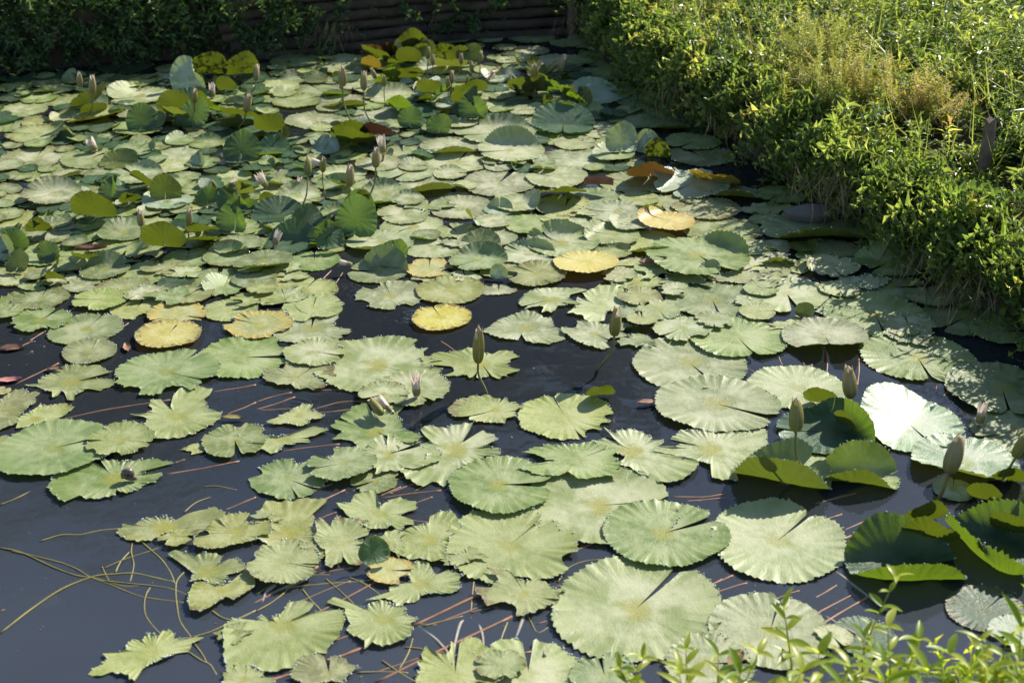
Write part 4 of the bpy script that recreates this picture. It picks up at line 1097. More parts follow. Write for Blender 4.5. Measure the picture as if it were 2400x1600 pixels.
def pad_shape(R, seed, notch, rag, curls, teeth, per, K, flute=1.0, gap=None, bend=0.35, outline=None):
    r = np.random.default_rng(seed)
    if outline is not None:
        notch, gap, rag = 0.0, 0.0005, 0
    nA = teeth * per
    g = r.choice([0.018, 0.03, 0.05, 0.10]) * r.uniform(0.7, 1.3) if gap is None else gap
    a = np.linspace(g, 2 * math.pi - g, nA + 1)
    th = a + notch
    ph = r.uniform(0, 6.28, 6)
    rad = 1 + 0.035 * np.sin(2 * a + ph[0]) + 0.02 * np.sin(3 * a + ph[1]) + 0.012 * np.sin(7 * a + ph[2])
    # lobes beside the notch are drawn out and rounded off
    e = np.minimum(a, 2 * math.pi - a)
    rad *= 1 + 0.05 * np.exp(-((e - 0.5) / 0.3) ** 2)
    rad *= np.clip(0.86 + (e - g) * 1.4, 0, 1)
    if outline is not None:
        rad = cast_outline(outline, th) / R
        rad *= 1 + np.interp(np.arange(nA + 1), np.arange(0, nA + 4, 3), r.normal(size=len(np.arange(0, nA + 4, 3)))) * 0.012
    u = (np.arange(nA + 1) % per) / per
    amp = r.uniform(0.014, 0.036) if outline is None else 0.010
    tooth_r = r.uniform(0.5, 1.4, teeth + 1)[np.arange(nA + 1) // per]
    rad *= 1 + amp * tooth_r * (u - 0.5) * 1.6
    if rag:
        if rag >= 2:
            rad *= 1 + 0.16 * np.sin(a + ph[3]) + 0.13 * np.sin(2 * a + ph[4]) + 0.10 * np.sin(3 * a + ph[5])
        for _ in range({1: 3, 2: 6, 3: 8}[rag]):          # round bites eaten from the rim
            c = r.uniform(g, 2 * math.pi - g)
            br = r.uniform(0.07, 0.26) * (0.7 + 0.4 * rag)
            cd = 1.0 + br * r.uniform(-0.5, 0.35)
            dl = a - c
            disc = br * br - (cd * np.sin(dl)) ** 2
            hit = (disc > 0) & (np.cos(dl) > 0)
            near = cd * np.cos(dl) - np.sqrt(np.maximum(disc, 0))
            rad = np.where(hit, np.minimum(rad, np.maximum(near, 0.2)), rad)
        for _ in range({1: 1, 2: 1, 3: 2}[rag]):          # splits between the veins
            c = r.uniform(g, 2 * math.pi - g)
            hw = r.uniform(0.015, 0.07)
            f = np.clip(1 - np.abs(a - c) / hw, 0, 1) ** 0.6
            rad *= 1 - r.uniform(0.25, 0.5) * f
        jag = np.interp(np.arange(nA + 1), np.arange(0, nA + 6, 5), r.normal(size=len(np.arange(0, nA + 6, 5)))) * 0.022 * rag + r.normal(size=nA + 1) * 0.004 * rag
        rad *= 1 + jag
    el = 1.0 if rag < 2 else (r.uniform(0.68, 0.95) if rag == 2 else r.uniform(0.55, 0.75))
    t = np.array([0.10, 0.28, 0.48, 0.66, 0.80, 0.90, 0.96, 1.0]) if K >= 8 else np.array([0.15, 0.42, 0.68, 0.88, 1.0])
    T, TH = np.meshgrid(t, th, indexing='ij')
    RR = T * rad[None]
    X = R * RR * np.cos(TH)
    Y = R * RR * np.sin(TH) * el
    A_ = np.broadcast_to(a[None], T.shape)
    pleat = np.cos(A_ * teeth / 2.0 + ph[3]) * 0.5 + 0.5 * np.cos(A_ * teeth * 0.31 + ph[4])
    Z = R * flute * (0.014 * pleat * np.clip((T - 0.55) / 0.45, 0, 1) ** 1.5 + 0.02 * T ** 5 + 0.010 * np.sin(2 * A_ + ph[5]) * T ** 2
                     + 0.015 * np.sin(5 * A_ + ph[2]) * np.clip((T - 0.4) / 0.6, 0, 1) ** 2) + 0.0012 * R * flute * np.cos(A_ * 11) * T
    Z -= 0.005 * R * (1 - T)
    if flute > 1.5:
        Z += 0.004 * R * np.cos(A_ * 13 + ph[1]) * np.clip(T * 1.4, 0, 1)
    X = np.concatenate([[0.0], X.ravel()])
    Y = np.concatenate([[0.0], Y.ravel()])
    Z = np.concatenate([[-0.005 * R], Z.ravel()])
    UV = np.column_stack([X / R, Y / R])
    ux, uy = X.copy(), Y.copy()
    for cdir, y0, angd in curls:
        c, s = math.cos(cdir), math.sin(cdir)
        w = ux * c + uy * s
        q = -ux * s + uy * c
        w0 = y0 * R + 0.10 * R * np.sin(q / R * 2.2 + ph[1])
        ex = np.maximum(w - w0, 0)
        ang = math.radians(angd) * (1 + 0.10 * np.sin(q / R * 3 + ph[0]))
        rho = bend * R
        beta = np.minimum(ang, ex / rho)
        al = np.where(ex < rho * ang, rho * np.sin(beta), rho * np.sin(ang) + (ex - rho * ang) * np.cos(ang))
        up = np.where(ex < rho * ang, rho * (1 - np.cos(beta)), rho * (1 - np.cos(ang)) + (ex - rho * ang) * np.sin(ang))
        dw = np.where(ex > 0, al - ex, 0)
        zo = Z.copy()
        X = X + dw * c - np.where(ex > 0, zo * np.sin(beta) * c, 0)
        Y = Y + dw * s - np.where(ex > 0, zo * np.sin(beta) * s, 0)
        Z = np.where(ex > 0, zo * np.cos(beta) + up, zo)
    V = np.column_stack([X, Y, Z])
    m = nA + 1
    F = [[0, 1 + i, 2 + i] for i in range(nA)]
    for k in range(len(t) - 1):
        o0, o1 = 1 + k * m, 1 + (k + 1) * m
        F += [[o0 + i, o1 + i, o1 + i + 1, o0 + i + 1] for i in range(nA)]
    tips = np.arange(1 + (len(t) - 1) * m, 1 + len(t) * m)
    return V, F, UV, tips


def drop_mesh():
    bm = bmesh.new()
    bmesh.ops.create_icosphere(bm, subdivisions=1, radius=1)
    v = np.array([q.co[:] for q in bm.verts])
    bm.verts.index_update()
    f = np.array([[q.index for q in fc.verts] for fc in bm.faces])
    bm.free()
    return v, f


DV, DF = drop_mesh()
ADJ = {'g': 'green', 'p': 'pale dusty green', 'l': 'lime green', 'y': 'yellow', 'o': 'orange brown', 'k': 'dark green', 'v': 'olive', 'n': 'brown purple', 'm': 'fading yellow', 'w': 'shiny green'}
pads = []
for tl, lst in PADS.items():
    for e in lst:
        px, py = tile(tl, e[0], e[1])
        pads.append(dict(px=px, py=py, w=e[2] / TS, col=e[3], notch=e[4], rag=e[5], curls=list(e[6]) if len(e) > 6 else [], up=False))
        if (tl, e[0], e[1]) in OUTLINES:
            cc, ol = OUTLINES[(tl, e[0], e[1])]
            pads[-1]['px'], pads[-1]['py'] = tile(tl, *cc)
            c3 = on_plane(*tile(tl, *cc))[0]
            pads[-1]['outline'] = [tuple((on_plane(*tile(tl, *q_))[0] - c3)[:2]) for q_ in ol]
            pads[-1]['rag'] = 2
        if (tl, e[0], e[1]) in SKIP:
            pads[-1]['skip'] = True
for tl, lst in RAISED.items():
    for e in lst:
        px, py = tile(tl, e[0], e[1])
        pads.append(dict(px=px, py=py, w=e[2] / TS, col=e[3], notch=(e[4] + 180) % 360 if e[4] not in (200,) else 20, rag=0, curls=[(e[4], -0.72, e[5])], up=True))

rf = random.Random(21)
# heaps of folded leaves standing out of the water in the crowded parts
for (x0, x1, y0, y1), cnt in [((370, 650, 185, 330), 6), ((480, 860, 430, 585), 8), ((860, 1130, 120, 330), 8), ((0, 150, 540, 640), 4), ((1180, 1350, 160, 290), 5), ((150, 330, 250, 330), 3), ((230, 480, 380, 500), 5)]:
    for _ in range(cnt):
        sx, sy = D(rf.uniform(x0, x1), rf.uniform(y0, y1))
        d_ = rf.choice([90, 80, 110, 60, 250, 270, 290, 200, 340]) + rf.uniform(-20, 20)
        pads.append(dict(px=sx, py=sy, w=rf.uniform(58, 100), col=rf.choice('vvvkkkw'), notch=(d_ + 180) % 360, rag=0, curls=[(d_, -0.72, rf.uniform(28, 66))] + ([(d_ + rf.choice([-80, 80]), rf.uniform(-.1, .35), rf.uniform(30, 70))] if rf.random() < 0.65 else []), up=True))
for p in pads:
    if p['py'] < 640 and not p['up']:
        p['w'] *= 1.08
        if not p['curls'] and rf.random() < 0.34:
            p['curls'] = [(rf.choice([70, 90, 110, 20, 160, 250, 290]) + rf.uniform(-20, 20), rf.uniform(0.25, 0.6), rf.uniform(22, 55))]
# small pads filling gaps at the back, mostly dark to paint shadow there
spots = [(p['px'], p['py'], p['w']) for p in pads if not p['up']]
for _ in range(5000):
    fx, fy = rf.uniform(-20, 1500), rf.uniform(130, 580)
    if fx > 860 and fy > 400 or bank_dist(*on_plane(fx, fy)[0][:2]) > -0.12 or fy < 190 - 0.07 * fx:
        continue
    if min(math.hypot(fx - a_, (fy - b_) * 3.2) - 0.46 * c_ for a_, b_, c_ in spots) < 2:
        continue
    if rf.random() < 0.35:
        spots.append((fx, fy, 40))
        continue
    fw = rf.uniform(42, 72)
    spots.append((fx, fy, fw))
    pads.append(dict(px=fx, py=fy, w=fw, col=rf.choice('ggkkk'), notch=rf.uniform(0, 360), rag=0, curls=[(rf.uniform(0, 360), 0.3, rf.uniform(15, 45))] if rf.random() < 0.4 else [], up=False))

# torn scraps and half sunk pads that close the gaps in the middle
for (x0, x1, y0, y1), tries in [((600, 1250, 950, 1330), 14), ((1450, 2150, 430, 790), 150), ((880, 1440, 430, 640), 70), ((0, 700, 560, 700), 50), ((380, 900, 1330, 1560), 2)]:
    for _ in range(tries):
        fx, fy = D(rf.uniform(x0, x1), rf.uniform(y0, y1))
        if bank_dist(*on_plane(fx, fy)[0][:2]) > -0.1 or min(math.hypot(fx - a_, (fy - b_) * 2.2) - 0.40 * c_ for a_, b_, c_ in spots) < 0:
            continue
        fw = rf.uniform(60, 125)
        spots.append((fx, fy, fw))
        pads.append(dict(px=fx, py=fy, w=fw, col=rf.choice('llgpg'), notch=rf.uniform(0, 360), rag=rf.choice([1, 2, 2, 3]), curls=[], up=False))
for p in pads:
    if p['py'] >= 640 and not p['up'] and p['rag'] == 0 and p['px'] < 1400 and p['col'] != 'y' and rf.random() < 0.4:
        p['rag'] = 1
for p in pads:
    if p['py'] >= 640 and not p['up']:
        p['w'] *= {0: 1.03, 1: 1.08, 2: 1.17, 3: 1.2}[p['rag']]
# positions on the water
for i, p in enumerate(pads):
    pos, t = on_plane(p['px'], p['py'])
    p['R'] = 0.5 * p['w'] * t / FPX * (math.sqrt(1 + ((p['px'] - 1200) / FPX) ** 2) * 0 + 1) * 1.0
    if 'outline' in p:
        p['R'] = max(math.hypot(*q_) for q_ in p['outline']) * 0.92
    dep = math.atan2(CAM_H, pos.y)
    na = math.radians(p['notch'])
    p['nw'] = math.atan2(math.sin(na) / math.sin(dep), math.cos(na))
    if p['up']:
        c = math.radians(p['curls'][0][0])
        pos = pos - Vector((math.cos(c), math.sin(c), 0)) * (-0.72) * p['R'] * 0.9
    p['pos'] = pos
# layering: overlapping pads get different levels
order = sorted(range(len(pads)), key=lambda i: (pads[i]['up'], len(pads[i]['curls']) > 0, -pads[i]['R']))
for i in order:
    p = pads[i]
    used = set()
    for j in order:
        q = pads[j]
        if 'lv' in q and (p['pos'] - q['pos']).length < (p['R'] + q['R']) * 0.93:
            used.add(q['lv'])
    lv = 0
    while lv in used:
        lv += 1
    p['lv'] = lv
for p in pads:
    if p['col'] == 'y' and not p['up']:
        p['lv'] = 1 + max([q['lv'] for q in pads if q is not p and not q['up'] and (p['pos'] - q['pos']).length < (p['R'] + q['R']) * 0.93] + [0])
for i, p in enumerate(pads):
    if p.get('skip'):
        continue
    big = p['w'] > 120
    if p['rag'] >= 2:
        teeth_per = 5
    teeth = 70 if 'outline' in p else 62 if big else (48 if p['w'] > 70 else 38)
    per = 4 if p['w'] > 70 else 3
    rr = random.Random(i * 7 + 1)
    teeth += rr.randint(-6, 6)
    curls = [(math.radians(c[0]), c[1], c[2]) for c in p['curls']]
    V, F, UV, tips = pad_shape(p['R'], i + 100, p['nw'], p['rag'], curls, teeth, per, 8 if p['w'] > 60 else 5, flute=1.0 if not p['up'] else 1.8, bend=0.4 if p['up'] else 0.3, outline=p.get('outline'))
    z = 0.003 + 0.0045 * min(p['lv'], 6)
    if p['rag'] >= 2:
        z = 0.003 + 0.003 * min(p['lv'], 6)
    V[:, 2] += 0.0
    # a pad lying on its neighbours leans a little
    if not p['up'] and p['lv'] > 0:
        a = rr.uniform(0, 6.28)
        V[:, 2] += (V[:, 0] * math.cos(a) + V[:, 1] * math.sin(a)) * 0.012 * min(p['lv'], 4)
    me = mesh_np('lily_pad', V, F, uv=UV)
    me.attributes.new('leaf_seed', 'FLOAT', 'POINT').data.foreach_set('value', np.full(len(V), rr.random() if p['w'] < 200 else rr.choice([0.52, 0.66, 0.67, 0.74, 0.60]), dtype=np.float32))
    o = obj('lily_pad', me, None, PADMAT[p['col']])
    o.location = (p['pos'].x, p['pos'].y, z)
    p['o'] = o
    if p['w'] > 95 and not p['up']:
        nd = int(p['w'] / 9) + (10 if p['rag'] else 0)
        ti = [int(x_) for x_ in np.random.default_rng(i).choice(tips, min(nd, len(tips)), replace=False)]
        C0 = V[ti] + np.array([0, 0, 0.0008])
        sz = np.array([rr.uniform(0.0011, 0.0026) for _ in ti])
        vv = (C0[:, None] + DV[None] * sz[:, None, None]).reshape(-1, 3)
        ff = (DF[None] + len(DV) * np.arange(len(ti))[:, None, None]).reshape(-1, 3)
        dr = obj('water_drops', mesh_np('water_drops', vv, ff), o, M_DROP)
        dr['kind'] = 'stuff'
    st = 'standing ' if p['up'] else ('curled ' if p['curls'] else ('torn ' if p['rag'] >= 2 else ('nibbled ' if p['rag'] == 1 else '')))
    p['desc'] = st + ADJ[p['col']] + ' lily pad'

# ------------------------------------------------------------------ buds and flowers
# tile, bud top, bud bottom, stem base (None: lies on the pads), width, kind
BUDS = [
 (A,(725,665),(735,800),(725,985),55,'c'),(A,(845,690),(850,865),(655,1140),70,'c'),(A,(1790,810),(1785,945),(1860,1175),60,'g'),(A,(1945,755),(1950,900),(1962,945),80,'o'),
 (A,(815,1265),(870,1400),(880,1425),115,'o'),(A,(2290,860),(2260,1030),(2190,1190),75,'c'),(A,(2362,590),(2350,740),(2310,860),58,'c'),
 (B,(790,610),(795,795),(890,1165),76,'c'),(B,(990,650),(990,830),(1120,1230),66,'c'),(B,(1055,625),(1100,725),(1130,800),46,'c'),(B,(1177,692),(1177,795),(1192,1000),42,'g'),
 (B,(1583,425),(1578,545),(1568,735),46,'g'),(B,(1625,500),(1625,600),(1605,740),40,'c'),(B,(1885,485),(1885,590),(1870,700),38,'c'),(B,(1975,560),(1985,665),(1995,820),40,'g'),
 (B,(2065,465),(2060,580),(2015,810),46,'g'),(B,(1800,645),(1798,770),(1770,930),46,'c'),(B,(1760,705),(1765,830),(1755,940),46,'c'),(B,(1943,692),(1943,785),(1935,870),32,'g'),
 (B,(1140,1240),(1165,1410),(1150,1510),105,'o'),(B,(1105,1350),(1100,1540),(1020,1858),76,'c'),(B,(1305,375),(1330,480),(1335,560),55,'c'),(B,(480,1440),(475,1612),(410,1948),72,'g'),
 (B,(620,1440),(613,1580),(645,1838),56,'g'),(B,(868,1510),(858,1708),(652,2048),84,'c'),(B,(500,1480),(640,1515),None,75,'o'),(B,(2140,700),(2215,650),None,45,'o'),
 (C_,(210,585),(205,760),(130,900),70,'g'),(C_,(485,500),(445,670),(400,740),76,'c'),(C_,(440,560),(290,690),(250,730),60,'g'),
 (E_,(1285,360),(1295,510),(1355,690),66,'c'),(E_,(1738,340),(1735,500),(1735,640),64,'c'),(E_,(2165,75),(2100,150),(2095,185),62,'o'),(E_,(1945,85),(1990,180),(2000,200),36,'g'),
 (F_,(15,20),(100,165),(110,180),85,'o'),(F_,(405,55),(395,155),(392,200),58,'o'),(F_,(218,545),(165,685),(150,720),92,'o'),(F_,(760,835),(880,862),None,60,'o'),
 (G_,(965,1260),(940,1515),(790,1828),112,'g'),
 (J_,(2050,-130),(2040,195),(2120,475),106,'g'),(J_,(1470,295),(1475,500),(1485,530),108,'o'),(J_,(1050,530),(1160,670),None,85,'g'),(J_,(1110,500),(1260,660),None,75,'o'),
 (L_,(735,225),(760,515),(825,655),130,'c'),(L_,(265,515),(255,830),(335,1210),130,'g'),(L_,(1985,545),(1940,770),(1930,790),110,'o'),(L_,(1770,860),(1660,1210),(1535,1510),165,'c'),
 (L_,(2400,835),(2270,1070),(2050,1255),120,'g'),(L_,(2380,1330),(2335,1600),(2300,1700),80,'g'),
]


def bud_mesh(w, h, seed, tipspread=0.0):
    r = random.Random(seed)
    prof = [(0, .30), (.04, .62), (.12, .84), (.25, .97), (.42, 1.0), (.58, .93), (.72, .80), (.84, .60), (.93, .38), (1.0, .10)]
    S = 24
    V, F, UV = [], [], []
    ph = r.uniform(0, 1)
    for t_, k in prof:
        for s in range(S):
            a = 2 * math.pi * s / S
            ridge = 1 + 0.09 * abs(math.cos(2 * a + ph)) - 0.05
            rr_ = w / 2 * k * ridge
            V.append((rr_ * math.cos(a), rr_ * math.sin(a), h * t_))
            UV.append((s / S + ph / (2 * math.pi) * 0.0, t_))
    for i in range(len(prof) - 1):
        for s in range(S):
            s2 = (s + 1) % S
            F.append([i * S + s, i * S + s2, (i + 1) * S + s2, (i + 1) * S + s])
    F.append([s for s in range(S)][::-1])
    F.append([(len(prof) - 1) * S + s for s in range(S)])
    return mesh_np('bud', np.array(V), F, uv=np.array(UV))


def petal_mesh(l, w, curve):
    V, F = [], []
    rows = [(0, .35), (.25, .8), (.5, 1), (.75, .75), (.92, .35), (1, .04)]
    for t_, k in rows:
        for s in (-1, 0, 1):
            x_ = s * w / 2 * k
            V.append((x_, curve * l * t_ * t_ + 0.25 * w * (1 - abs(s)) * 0 - 0.18 * w * k * (1 - s * s) * -1, l * t_))
    for i in range(len(rows) - 1):
        for s in range(2):
            F.append([i * 3 + s, i * 3 + s + 1, (i + 1) * 3 + s + 1, (i + 1) * 3 + s])
    return mesh_np('petal', np.array(V), F)


buds = []
for i, (tl, tp, bt, bs, w, kind) in enumerate(BUDS):
    rr = random.Random(i + 900)
    P0 = tile(tl, *(bs if bs else bt))
    base, t = on_plane(*P0, 0.0 if bs else 0.03)
    if bs:
        Yb = base.y
        b0 = on_depth(*tile(tl, *bt), Yb + rr.uniform(-0.015, 0.015))
        b1 = on_depth(*tile(tl, *tp), Yb + rr.uniform(-0.02, 0.02))
        if b0.z < 0.012:
            b0.z = 0.012
    else:
        b0 = on_plane(*tile(tl, *bt), 0.030)[0]
        b1 = on_plane(*tile(tl, *tp), 0.045)[0]
    h = (b1 - b0).length
    wd = w / TS * t / FPX
    th = empty('lily_bud' if kind != 'o' else 'lily_flower', base)
    if bs:
        low = base - Vector((0, 0, 0.05))
        side = Vector((rr.uniform(-.02, .02), rr.uniform(-.02, .02), 0))
        dn = (b0 - b1).normalized()
        midp = b0 + dn * (b0 - base).length * 0.45
        path = smooth_path([low - base, Vector((0, 0, 0)), midp * 0.8 + base.lerp(b0, .5) * .2 - base, b0 - base + (b1 - b0) * 0.03], 5)
        sr = max(wd * 0.11, 0.0022)
        obj('stem', tube_mesh('stem', path, [sr * (1.1 - 0.25 * k / len(path)) for k in range(len(path))], 7), th, M_STEM_G)
    q = (b1 - b0).normalized().to_track_quat('Z', 'X')
    mat = M_BUD_G if kind == 'g' else M_BUD
    if kind == 'o':
        h2 = h * 0.72
        bo = obj('sepals', bud_mesh(wd * 0.72, h2, i), th, mat)
        bo.location = b0 - base
        bo.rotation_mode = 'QUATERNION'
        bo.rotation_quaternion = q
        n_p = 8
        for k in range(n_p):
            pm = petal_mesh(h * rr.uniform(0.88, 1.05), wd * 0.42, rr.uniform(0.04, 0.15))
            po = obj('petal', pm, bo, M_PETAL)
            po.rotation_mode = 'QUATERNION'
            zr = Matrix.Rotation(2 * math.pi * k / n_p + rr.uniform(-.2, .2), 4, 'Z').to_quaternion()
            po.rotation_quaternion = zr
            po.location = zr @ Vector((0, wd * 0.24, 0.0))
    else:
        bo = obj('bud', bud_mesh(wd, h, i), th, mat)
        bo.location = b0 - base
        bo.rotation_mode = 'QUATERNION'
        bo.rotation_quaternion = q
        for k in range(3):
            pm = petal_mesh(h * 0.98, wd * 0.5, -0.02 + rr.uniform(0, 0.05))
            po = obj('sepal', pm, bo, mat if k else M_PETAL)
            if not pm.uv_layers:
                pm.uv_layers.new(name='uv')
                for lp in pm.loops:
                    co_ = pm.vertices[lp.vertex_index].co
                    pm.uv_layers[0].data[lp.index].uv = (0.125, co_.z / h)
            po.rotation_mode = 'QUATERNION'
            zr = Matrix.Rotation(2 * math.pi * k / 3 + rr.uniform(0, 1), 4, 'Z').to_quaternion()
            po.rotation_quaternion = zr
            po.location = zr @ Vector((0, wd * 0.30, h * 0.05))
    cx_, cy_ = tile(tl, (tp[0] + bt[0]) / 2, (tp[1] + bt[1]) / 2)
    nm = {'c': 'pinkish lily bud', 'g': 'green lily bud', 'o': 'pale half open flower'}[kind]
    nm = nm + ('' if bs else ' lying down')
    buds.append(dict(px=cx_, py=cy_, o=th, desc=nm))

# ------------------------------------------------------------------ stems in the water
RED = {
 N_: [[(80,1568),(440,1440)],[(640,1370),(1000,1240)],[(1430,1055),(1900,830),(2352,630)],[(1100,1568),(1700,1270),(2352,960)],[(350,990),(600,905),(1120,630)],[(570,570),(890,510)],[(1060,310),(1240,290)],[(1420,75),(1600,95)],[(550,80),(740,0)]],
 O_: [[(0,630),(730,295)],[(0,970),(350,815)],[(1380,680),(1650,550)],[(1780,680),(2030,580)],[(1870,740),(2160,650)],[(1900,1030),(2352,820)],[(1740,1280),(2000,1070)]],
 I_: [[(570,715),(1000,625),(1580,535)],[(1950,465),(2352,400)],[(130,400),(400,270),(540,200)],[(1520,1225),(1900,1160),(2200,1100)],[(1610,1115),(1700,1085)],[(2070,1550),(2352,1430)],[(190,50),(300,0)],[(2080,670),(2352,560)]],
 J_: [[(0,560),(150,510),(330,470)],[(0,630),(360,510)],[(40,635),(350,620)],[(510,450),(1200,425)],[(560,660),(1020,605)],[(510,630),(780,560),(1020,550)],[(240,1010),(770,945)],[(360,1450),(620,1320)],[(380,1450),(700,1310)],[(1110,1390),(1280,1290)],[(1140,1420),(1330,1335)],[(1150,1440),(1700,1370)],[(1470,1485),(1620,1430)],[(1700,0),(1890,140)]],
 E_: [[(0,1195),(280,1105)],[(270,1568),(440,1460)],[(600,1325),(715,1240)],[(1400,1205),(1490,1145)],[(1050,1410),(1130,1370)],[(1080,1480),(1180,1400)],[(520,430),(600,400)]],
 F_: [[(320,1010),(370,950)],[(610,1000),(690,920)],[(725,1050),(795,940)]],
 L_: [[(540,290),(540,110)],[(100,140),(130,220)],[(320,190),(345,240)],[(400,210),(430,270)],[(820,410),(835,160)],[(1540,470),(1550,400)],[(1600,510),(1750,370)],[(1700,420),(1740,490)]],
 K_: [[(1470,1430),(1760,1430),(1970,1400)],[(1600,1470),(1970,1440)],[(2130,230),(2260,310)]],
 C_: [[(630,1350),(900,1350)],[(690,1320),(900,1330)],[(600,1380),(760,1370)],[(0,1290),(230,1330)]],
 G_: [[(1990,1055),(2090,990)]],
 P_: [[(0,830),(290,720)],[(430,790),(630,670)],[(690,170),(1080,10)]],
}
WEED = {
 M_: [[(0,1110),(300,880),(560,710),(830,600),(1030,570),(1250,565),(1450,610),(1600,640)],[(0,325),(200,370),(480,500),(700,580),(850,600),(990,640),(1150,680),(1300,670)],
      [(110,355),(350,410),(580,470),(720,530),(830,595),(1000,660),(1250,760),(1450,800),(1690,828)],[(960,630),(1200,655),(1480,685),(1620,720),(1720,760)],[(370,265),(560,210),(740,205),(940,165),(1130,150)],
      [(1215,285),(1205,360),(1225,450),(1225,520),(1195,640)],[(1250,225),(1380,340),(1480,430),(1560,540),(1610,660)],[(1380,690),(1340,760),(1325,870),(1350,970),(1420,1060),(1480,1125)],
      [(1690,550),(1630,620),(1615,700),(1625,850),(1660,1010),(1760,1150)],[(1950,905),(2050,970),(2170,985),(2350,905)],[(1760,1150),(1950,1090),(2120,1010),(2352,900)],[(940,500),(965,560),(1000,620)],[(950,515),(1150,430),(1380,355),(1480,320)],
      [(1740,1285),(1850,1360),(1930,1400),(1990,1490)],[(1790,1210),(1870,1320),(1900,1390)],[(1060,550),(1110,450),(1190,365)]],
 I_: [[(0,1500),(150,1440),(290,1370)],[(1690,1568),(1800,1480),(1960,1420)],[(1870,1335),(2000,1330),(2180,1365)]],
 N_: [[(0,755),(180,655),(400,590),(600,575),(700,580)],[(0,910),(140,830),(260,740),(320,690),(600,660),(900,640),(1080,620)],[(430,710),(500,800),(600,905)],[(640,610),(780,730),(920,865)],[(860,600),(1000,660),(1170,780)],
      [(1310,1450),(1400,1290),(1440,1160)],[(1370,1240),(1520,1255),(1650,1310),(1750,1375)],[(1160,1360),(1300,1460),(1480,1568)],[(930,1470),(1200,1465),(1400,1475)],[(1590,1275),(1530,1440),(1450,1510)],
      [(2000,640),(1975,920)],[(1980,920),(2150,880)],[(1890,1395),(2150,1260),(2352,1180)],[(2310,1010),(2230,1250)],[(1540,1045),(1900,955)]],
 O_: [[(420,640),(520,510),(700,445),(890,435)],[(120,910),(170,1000),(240,1105),(370,1030)]],
}
GREY = {
 N_: [[(1490,1045),(1650,1170),(1800,1340),(1800,1400)],[(1930,985),(1870,1040),(1810,1280),(1805,1330)],[(2040,1010),(2080,1140),(2090,1290)],[(1870,1160),(2000,1260),(2110,1350)],[(1810,1335),(1900,1300),(2010,1295)],[(60,850),(90,740),(180,670)],[(0,810),(250,700),(490,605)]],
 O_: [[(20,1210),(80,1030),(140,880)],[(270,1180),(300,1320)]],
 P_: [[(560,500),(850,720),(1100,900)],[(505,945),(800,1120)]],
}
stems = []


def water_stem(tl, pts, rad, mat, name, desc, z0, z1, i):
    rr = random.Random(i)
    n_ = len(pts)
    W = []
    for k, q in enumerate(pts):
        z = z0 + (z1 - z0) * (k / (n_ - 1)) + rr.uniform(-0.0005, 0.0005)
        W.append(on_plane(*tile(tl, *q), z)[0])
    base = W[0].copy()
    if n_ == 2:
        mid = W[0].lerp(W[1], 0.5) + Vector((rr.uniform(-1, 1), rr.uniform(-1, 1), 0)) * (W[1] - W[0]).length * 0.03
        W = [W[0], mid, W[1]]
    path = smooth_path([w_ - base for w_ in W], 6)
    o = obj(name, tube_mesh(name, path, [rad * (1 + 0.15 * math.sin(k * 0.8 + i)) for k in range(len(path))], 6), None, mat)
    o.location = base
    cx_, cy_ = tile(tl, *pts[len(pts) // 2]) if n_ > 2 else tile(tl, (pts[0][0] + pts[1][0]) / 2, (pts[0][1] + pts[1][1]) / 2)
    stems.append(dict(px=cx_, py=cy_, o=o, desc=desc))


k = 0
for tl, L_s in RED.items():
    for pts in L_s:
        big = pts in (RED[N_][2], RED[N_][3], RED[N_][0], RED[N_][1])
        water_stem(tl, pts, 0.0038 if big else 0.0021, M_STEM_R, 'leaf_stem', 'reddish underwater stem', -0.0012, -0.0002, k)
        k += 1
for tl, L_s in WEED.items():
    for j, pts in enumerate(L_s):
        water_stem(tl, pts, 0.0022 if (tl == M_ and j == 0) else 0.0015, M_WEED, 'water_weed', 'yellow green weed stem', 0.0015, -0.001, k)
        k += 1
for tl, L_s in GREY.items():
    for pts in L_s:
        water_stem(tl, pts, 0.0034, M_WEED_GREY, 'grey_stalk', 'grey silted stalk', -0.004, 0.004, k)
        k += 1


rw = random.Random(8)
for j in range(30):
    sx, sy = rw.uniform(560, 1900) * TS * 2400 / 2352, rw.uniform(1130, 1560) * TS * 2400 / 2352
    an, ln = rw.uniform(0.25, 0.55), rw.uniform(300, 900)
    q1 = (sx + math.cos(an) * ln * 0.5, sy - math.sin(an) * ln * 0.5 + rw.uniform(-15, 15))
    q2 = (sx + math.cos(an) * ln, sy - math.sin(an) * ln)
    water_stem((0, 0), [(sx, sy), q1, q2], rw.uniform(0.0016, 0.0028), M_STEM_R, 'leaf_stem', 'reddish underwater stem', rw.uniform(-0.0025, -0.0008), -0.0004, 900 + j)
for j in range(26):
    sx, sy = rw.uniform(260, 1320) * TS * 2400 / 2352, rw.uniform(1130, 1540) * TS * 2400 / 2352
    an, ln = rw.uniform(-0.6, 1.0), rw.uniform(250, 700)
    q1 = (sx + math.cos(an) * ln * 0.5, sy - math.sin(an) * ln * 0.5 + rw.uniform(-60, 60))
    q2 = (sx + math.cos(an) * ln, sy - math.sin(an) * ln + rw.uniform(-60, 60))
    water_stem((0, 0), [(sx, sy), q1, q2], rw.uniform(0.0010, 0.0016), rw.choice([M_WEED, M_WEED_GREY]), 'water_weed', 'thin weed thread', -0.0015, rw.uniform(-0.006, 0.001), 700 + j)

